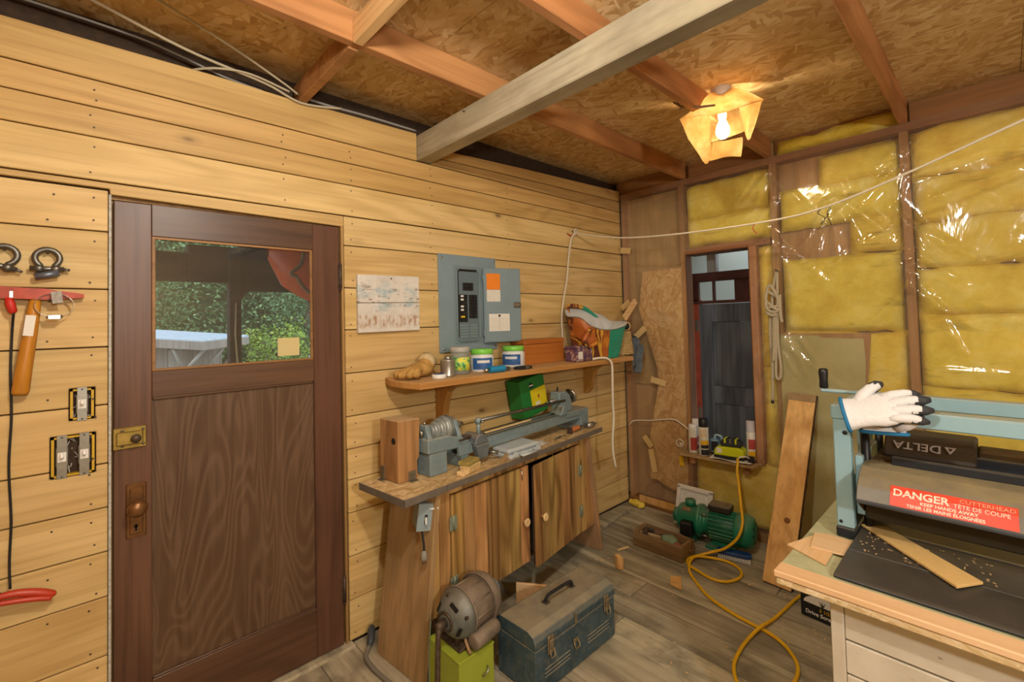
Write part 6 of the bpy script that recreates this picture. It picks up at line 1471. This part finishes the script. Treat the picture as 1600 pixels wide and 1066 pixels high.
# cutter head carriage
yL, yR = -1.885, -2.40
hd = obj('hood', MB().prism([(-1.625, .955), (-1.630, .968), (-1.605, 1.005), (-1.575, 1.030), (-1.53, 1.048), (-1.44, 1.055), (-1.40, 1.05), (-1.40, 1.0), (-1.55, .985), (-1.60, .955)], 'y', yR, yL, .003), m_hood, pl2)
obj('hood_cheek', MB().prism([(-1.62, .957), (-1.52, .90), (-1.40, .90), (-1.40, 1.04), (-1.55, 1.03), (-1.61, .99)], 'y', yL-.006, yL-.001), m_brn, hd)
obj('carriage_front', MB().box((-1.545, yR, .885), (-1.40, yL-.008, .984), .004), plain('olive_dark_steel', '2e2a1c', .5, .2, noise=.2, nscale=6), pl2)
obj('carriage_left', MB().box((PX+.037, -1.884, .875), (-1.20, -1.862, 1.07), .003), m_pb2, pl2)
obj('pressure_bar', MB().box((-1.475, yR, 1.052), (-1.45, yL-.07, 1.078), .003), m_pblk, pl2)
obj('chip_ledge', MB().box((-1.45, yR, 1.052), (-1.30, yL-.02, 1.060)), m_brn, pl2)
obj('pressure_bar', MB().box((-1.385, yR, 1.058), (-1.365, yL-.24, 1.092), .003), m_pblk, pl2)
mt = obj('motor_cover', MB().prism([(-1.40, 1.058), (-1.405, 1.075), (-1.36, 1.118), (-1.32, 1.128), (-1.22, 1.128), (-1.20, 1.058)], 'y', -2.15, -1.925, .006), plain('brown_black_cover', '2c2113', .55, noise=.2, nscale=10, dust=.25, dcol='6b5630'), pl2)
obj('rear_cover', MB().box((-1.30, yR, 1.058), (-1.20, -2.15, 1.095), .004), m_brn, pl2)
# lettering on the cover: reads from the far side
m_let = plain('grey_lettering', '9a8f86', .5)
nrm = Vector((-.043, 0, .045)).normalized(); upv = Vector((.045, 0, .043)).normalized(); nrm = Vector((-upv.z, 0, upv.x))
tx = basis((-1.381, -2.100, 1.112), (0, 1, 0), -upv, nrm)
text('lettering', 'DELTA', .040, m_let, mt, tx @ Matrix.Translation((.028, .000, .0015)), .0006, 'LEFT', 1.0, .0004)
obj('triangle_logo', MB()._add([tx @ Vector(q) for q in ((-.006, 0, .002), (.022, 0, .002), (.008, .026, .002), (.002, .004, .0022), (.014, .004, .0022), (.008, .016, .0022))], [(0, 1, 4, 3), (1, 2, 5, 4), (2, 0, 3, 5)]), m_let, mt)
# danger label on the hood
m_dang = plain('danger_red', 'd9452c', .5, noise=.1, nscale=20); m_letw = plain('label_cream', 'e9ddc8', .6); m_lettan = plain('worn_lettering', 'd9a98a', .6)
pA = Vector((-1.6312, 0, .9695)); pB = Vector((-1.5765, 0, 1.0325))
sl = (pB-pA).normalized(); sn_ = Vector((-sl.z, 0, sl.x))
# the label follows the two sloping faces of the hood
f1 = (Vector((-1.605, 0, 1.005))-Vector((-1.630, 0, .968))); f1l = f1.length; f1.normalize(); n1_ = Vector((-f1.z, 0, f1.x))
f2 = (Vector((-1.575, 0, 1.030))-Vector((-1.605, 0, 1.005))); f2l = f2.length; f2.normalize(); n2_ = Vector((-f2.z, 0, f2.x))
def onhood(y, s):
    """point on the hood at height s up its sloping face"""
    if s <= f1l: q = Vector((-1.630, 0, .968))+f1*s+n1_*.0016
    else: q = Vector((-1.605, 0, 1.005))+f2*(s-f1l)+n2_*.0016
    return Vector((q.x, y, q.z))
dl_ = obj('danger_label', MB().grid(lambda u, v: onhood(-1.968-.262*u, .004+.064*v), 2, 14, False), m_dang, hd)
def htext(s, size, y, sup, mat, sx=1.0, bold=.0):
    """text bent over the hood face"""
    t_ = text('lettering', s, size, mat, None, Matrix.Identity(4), 0.0, 'LEFT', sx, bold)
    bm_ = bmesh.new(); bm_.from_mesh(t_.data)
    for v_ in bm_.verts:
        q = onhood(y-v_.co.x, sup+v_.co.y); n_ = n1_ if sup+v_.co.y <= f1l else n2_
        v_.co = q+n_*.0012
    inv = wmat(dl_).inverted()
    for v_ in bm_.verts: v_.co = inv @ v_.co
    bm_.to_mesh(t_.data); bm_.free(); t_.parent = dl_
htext('DANGER', .030, -1.974, .036, m_letw, 1.02, .0008)
htext('CUTTERHEAD', .017, -2.118, .050, m_lettan, 1.0); htext('TÊTE DE COUPE', .0155, -2.106, .034, m_letw, .98)
htext('KEEP HANDS AWAY', .0125, -2.036, .021, m_letw, 1.05, .0003); htext('TENIR LES MAINS ÉLOIGNÉES', .0125, -2.006, .008, m_letw, 1.0, .0003)
# infeed table
TZ = .818
obj('planer_bed', MB().box((-1.655, -2.43, TZ-.014), (-1.10, -1.864, TZ), .002).box((-1.50, -2.42, BZ), (-1.15, -1.886, TZ-.014)), m_pblk, pl2)
obj('infeed_wing', MB().prism([(-1.835, BZ+.002), (-1.657, TZ-.014), (-1.657, TZ), (-1.825, TZ-.006), (-1.835, TZ-.010)], 'y', -2.43, -1.864, .0015), m_pblk, pl2)
obj('bed_edge', MB().box((-1.452, -2.43, TZ), (-1.444, -1.866, TZ+.004), .0008), m_zinc, pl2)
mb = MB(); rr = random.Random(4)
for k in range(70): mb.box((-.003, -.001, 0), (.003, .001, .001), 0, frame((rr.uniform(-1.64, -1.48), rr.uniform(-2.2, -1.88), TZ+.0005), rr.uniform(0, 3)))
o = obj('planer_shavings', mb, m_newwood, loc=(-1.56, -2.0, TZ)); tag(o, 'fine wood shavings scattered over the black planer table', 'shavings'); o['kind'] = 'stuff'
# wood strip on the table
t = obj('wood_strip', MB().prism([(-1.452, -1.864), (-1.424, -1.929), (-1.652, -2.159), (-1.725, -2.112)], 'z', TZ+.0045, TZ+.0115, .0008), plain('mdf_strip', 'dcb877', .6, noise=.05, nscale=40)); tag(t, 'thin tan wood strip with angled ends lying on the planer table', 'wood strip')
t = obj('plywood_piece', MB().prism([(-1.722, -1.715), (-1.60, -1.757), (-1.672, -1.832), (-1.782, -1.834)], 'z', BZ+.0005, BZ+.0065, .0008), m_newwood); tag(t, 'thin pale plywood scrap overhanging the bench corner', 'plywood')
t = obj('plywood_piece', MB().prism([(-1.70, -1.775), (-1.585, -1.758), (-1.565, -1.80), (-1.575, -1.868), (-1.695, -1.862)], 'z', BZ+.0070, BZ+.0115, .0008), wood('ply_scrap_b', 'c79a66', 'dcb88a', 'e6c9a0', 1, 40, .3, 5, .6, 0, 0)); tag(t, 'plywood scrap lying on top of the other beside the planer', 'plywood')
# box of screws
sb = thing('screw_box', 'black carton of drive screws with a white arch on the floor by the bench', 'carton', (-.6, -1.53, 0))
SBt = frame((-.675, -1.45, .002), R(-96))
obj('carton', MB().box((0, 0, 0), (.22, .16, .145), .002, SBt), plain('black_carton', '14181c', .5, noise=.1, nscale=20), sb)
obj('carton_top', MB().box((.001, .001, .1455), (.219, .159, .1475), 0, SBt), plain('dusty_carton_top', '5d5747', .8, noise=.2, nscale=20), sb)
arch = [(.10+.085*math.cos(a), .075+.045*math.sin(a)) for a in [PI*i/16 for i in range(17)]]
obj('white_arch', MB().prism(arch, 'y', -.0012, -.0002, 0, SBt), m_paper, sb)
mb = MB()
for a in (-.5, 0, .5): mb.cyl(SBt @ Vector((.10, -.002, .075)), SBt @ Vector((.10+.03*math.sin(a), -.002, .075+.03*math.cos(a))), .004, .001, 6)
obj('screw_picture', mb, m_steel, sb)
sbx = SBt @ Matrix.Rotation(R(90), 4, 'X')
text('lettering', 'Drive Screws', .026, m_paper, sb, sbx @ Matrix.Translation((.022, .022, .0012)), .0004, 'LEFT', 1.0, .0006)
text('lettering', '3 1/2', .022, m_yl, sb, sbx @ Matrix.Translation((.085, .048, .0012)), .0004, 'LEFT', 1.0, .0004)

# ================================================================ GLOVES ON THE PLANER
m_knit = plain('white_knit', 'd9dadb', .9, noise=.06, nscale=120, bump=.2); m_palm = plain('grey_nitrile', '33363a', .7, noise=.15, nscale=50); m_bcuff = plain('blue_cuff', '1f6f9e', .8)
def glove(label, o_, ex_, ey_, flat=1.0, lx=1.0):
    g = thing('work_glove', label, 'glove', o_)
    ex_ = Vector(ex_).normalized(); ey_ = Vector(ey_); ey_ = (ey_-ex_*ey_.dot(ex_)).normalized()
    G_ = basis(o_, ex_, ey_, ex_.cross(ey_)) @ Matrix.Diagonal((lx, 1, flat, 1))
    # hand along local +x: cuff at x=0, fingers to x=.22, thumb on the +y side
    secs = [(-.002, .056, .030), (.03, .050, .024), (.06, .052, .022), (.09, .056, .022), (.115, .055, .018), (.13, .050, .014)]
    vs = []; fs = []; n = 24
    for (x, hw, ht) in secs:
        for k in range(n):
            a = 2*PI*k/n; w = 1+.10*fbm((x*30, math.cos(a)*2, math.sin(a)*2), 2)
            vs.append(G_ @ Vector((x, hw*math.cos(a)*w, ht*math.sin(a)*w)))
    for i in range(len(secs)-1):
        for k in range(n): k2 = (k+1) % n; fs.append((i*n+k, i*n+k2, (i+1)*n+k2, (i+1)*n+k))
    mb = MB()._add(vs, fs, None, True); FG = ((.038, .062, .0135, -.014), (.013, .080, .0145, -.006), (-.013, .076, .0145, -.012), (-.037, .056, .013, -.020))
    for (y, L_, r0, cu) in FG:
        mb.tube([G_ @ Vector(q) for q in ((.095, y, .002), (.13, y*1.08, .004), (.13+L_*.45, y*1.15, .004+cu*.4), (.13+L_*.8, y*1.18, cu), (.13+L_, y*1.18, cu*1.6))], [r0, r0*1.05, r0*1.02, r0*.95, r0*.45], 10)
    mb.tube([G_ @ Vector(q) for q in ((.035, .030, 0), (.058, .058, .002), (.082, .076, .004), (.102, .088, .0), (.112, .092, -.004))], [.019, .0185, .017, .0145, .007], 10)
    obj('hand', mb, m_knit, g)
    mb = MB()
    for (y, L_, r0, cu) in FG:
        mb.tube([G_ @ Vector(q) for q in ((.13+L_*.35, y*1.14, .003+cu*.3), (.13+L_*.8, y*1.18, cu), (.13+L_*1.03, y*1.18, cu*1.6))], [r0*1.06, r0*1.02, r0*.5], 10)
    mb.tube([G_ @ Vector(q) for q in ((.084, .078, .002), (.103, .090, -.001), (.115, .094, -.006))], [.0178, .0152, .008], 10)
    mb.ball((0, 0, 0), 1, 18, 8, (1, 1, 1), G_ @ Matrix.Translation((.10, 0, -.012)) @ Matrix.Diagonal((.062, .058, .0125, 1)))
    obj('coating', mb, m_palm, g)
    mb = MB(); mb.tube([G_ @ Vector((-.004, .058*math.cos(a), .032*math.sin(a))) for a in [2*PI*i/24 for i in range(24)]], .0058, 8, closed=True); obj('cuff_rim', mb, m_bcuff, g)
    return g
glove('white knit work glove with grey coated fingers and blue rim lying on the other', (-1.605, -1.868, 1.225), (.16, -.95, .26), (.62, .10, .75))
glove('lower white work glove with blue rim hanging under the other on the planer', (-1.572, -1.955, 1.176), (.05, .06, .99), (.0, -1, .05), .45, .5)
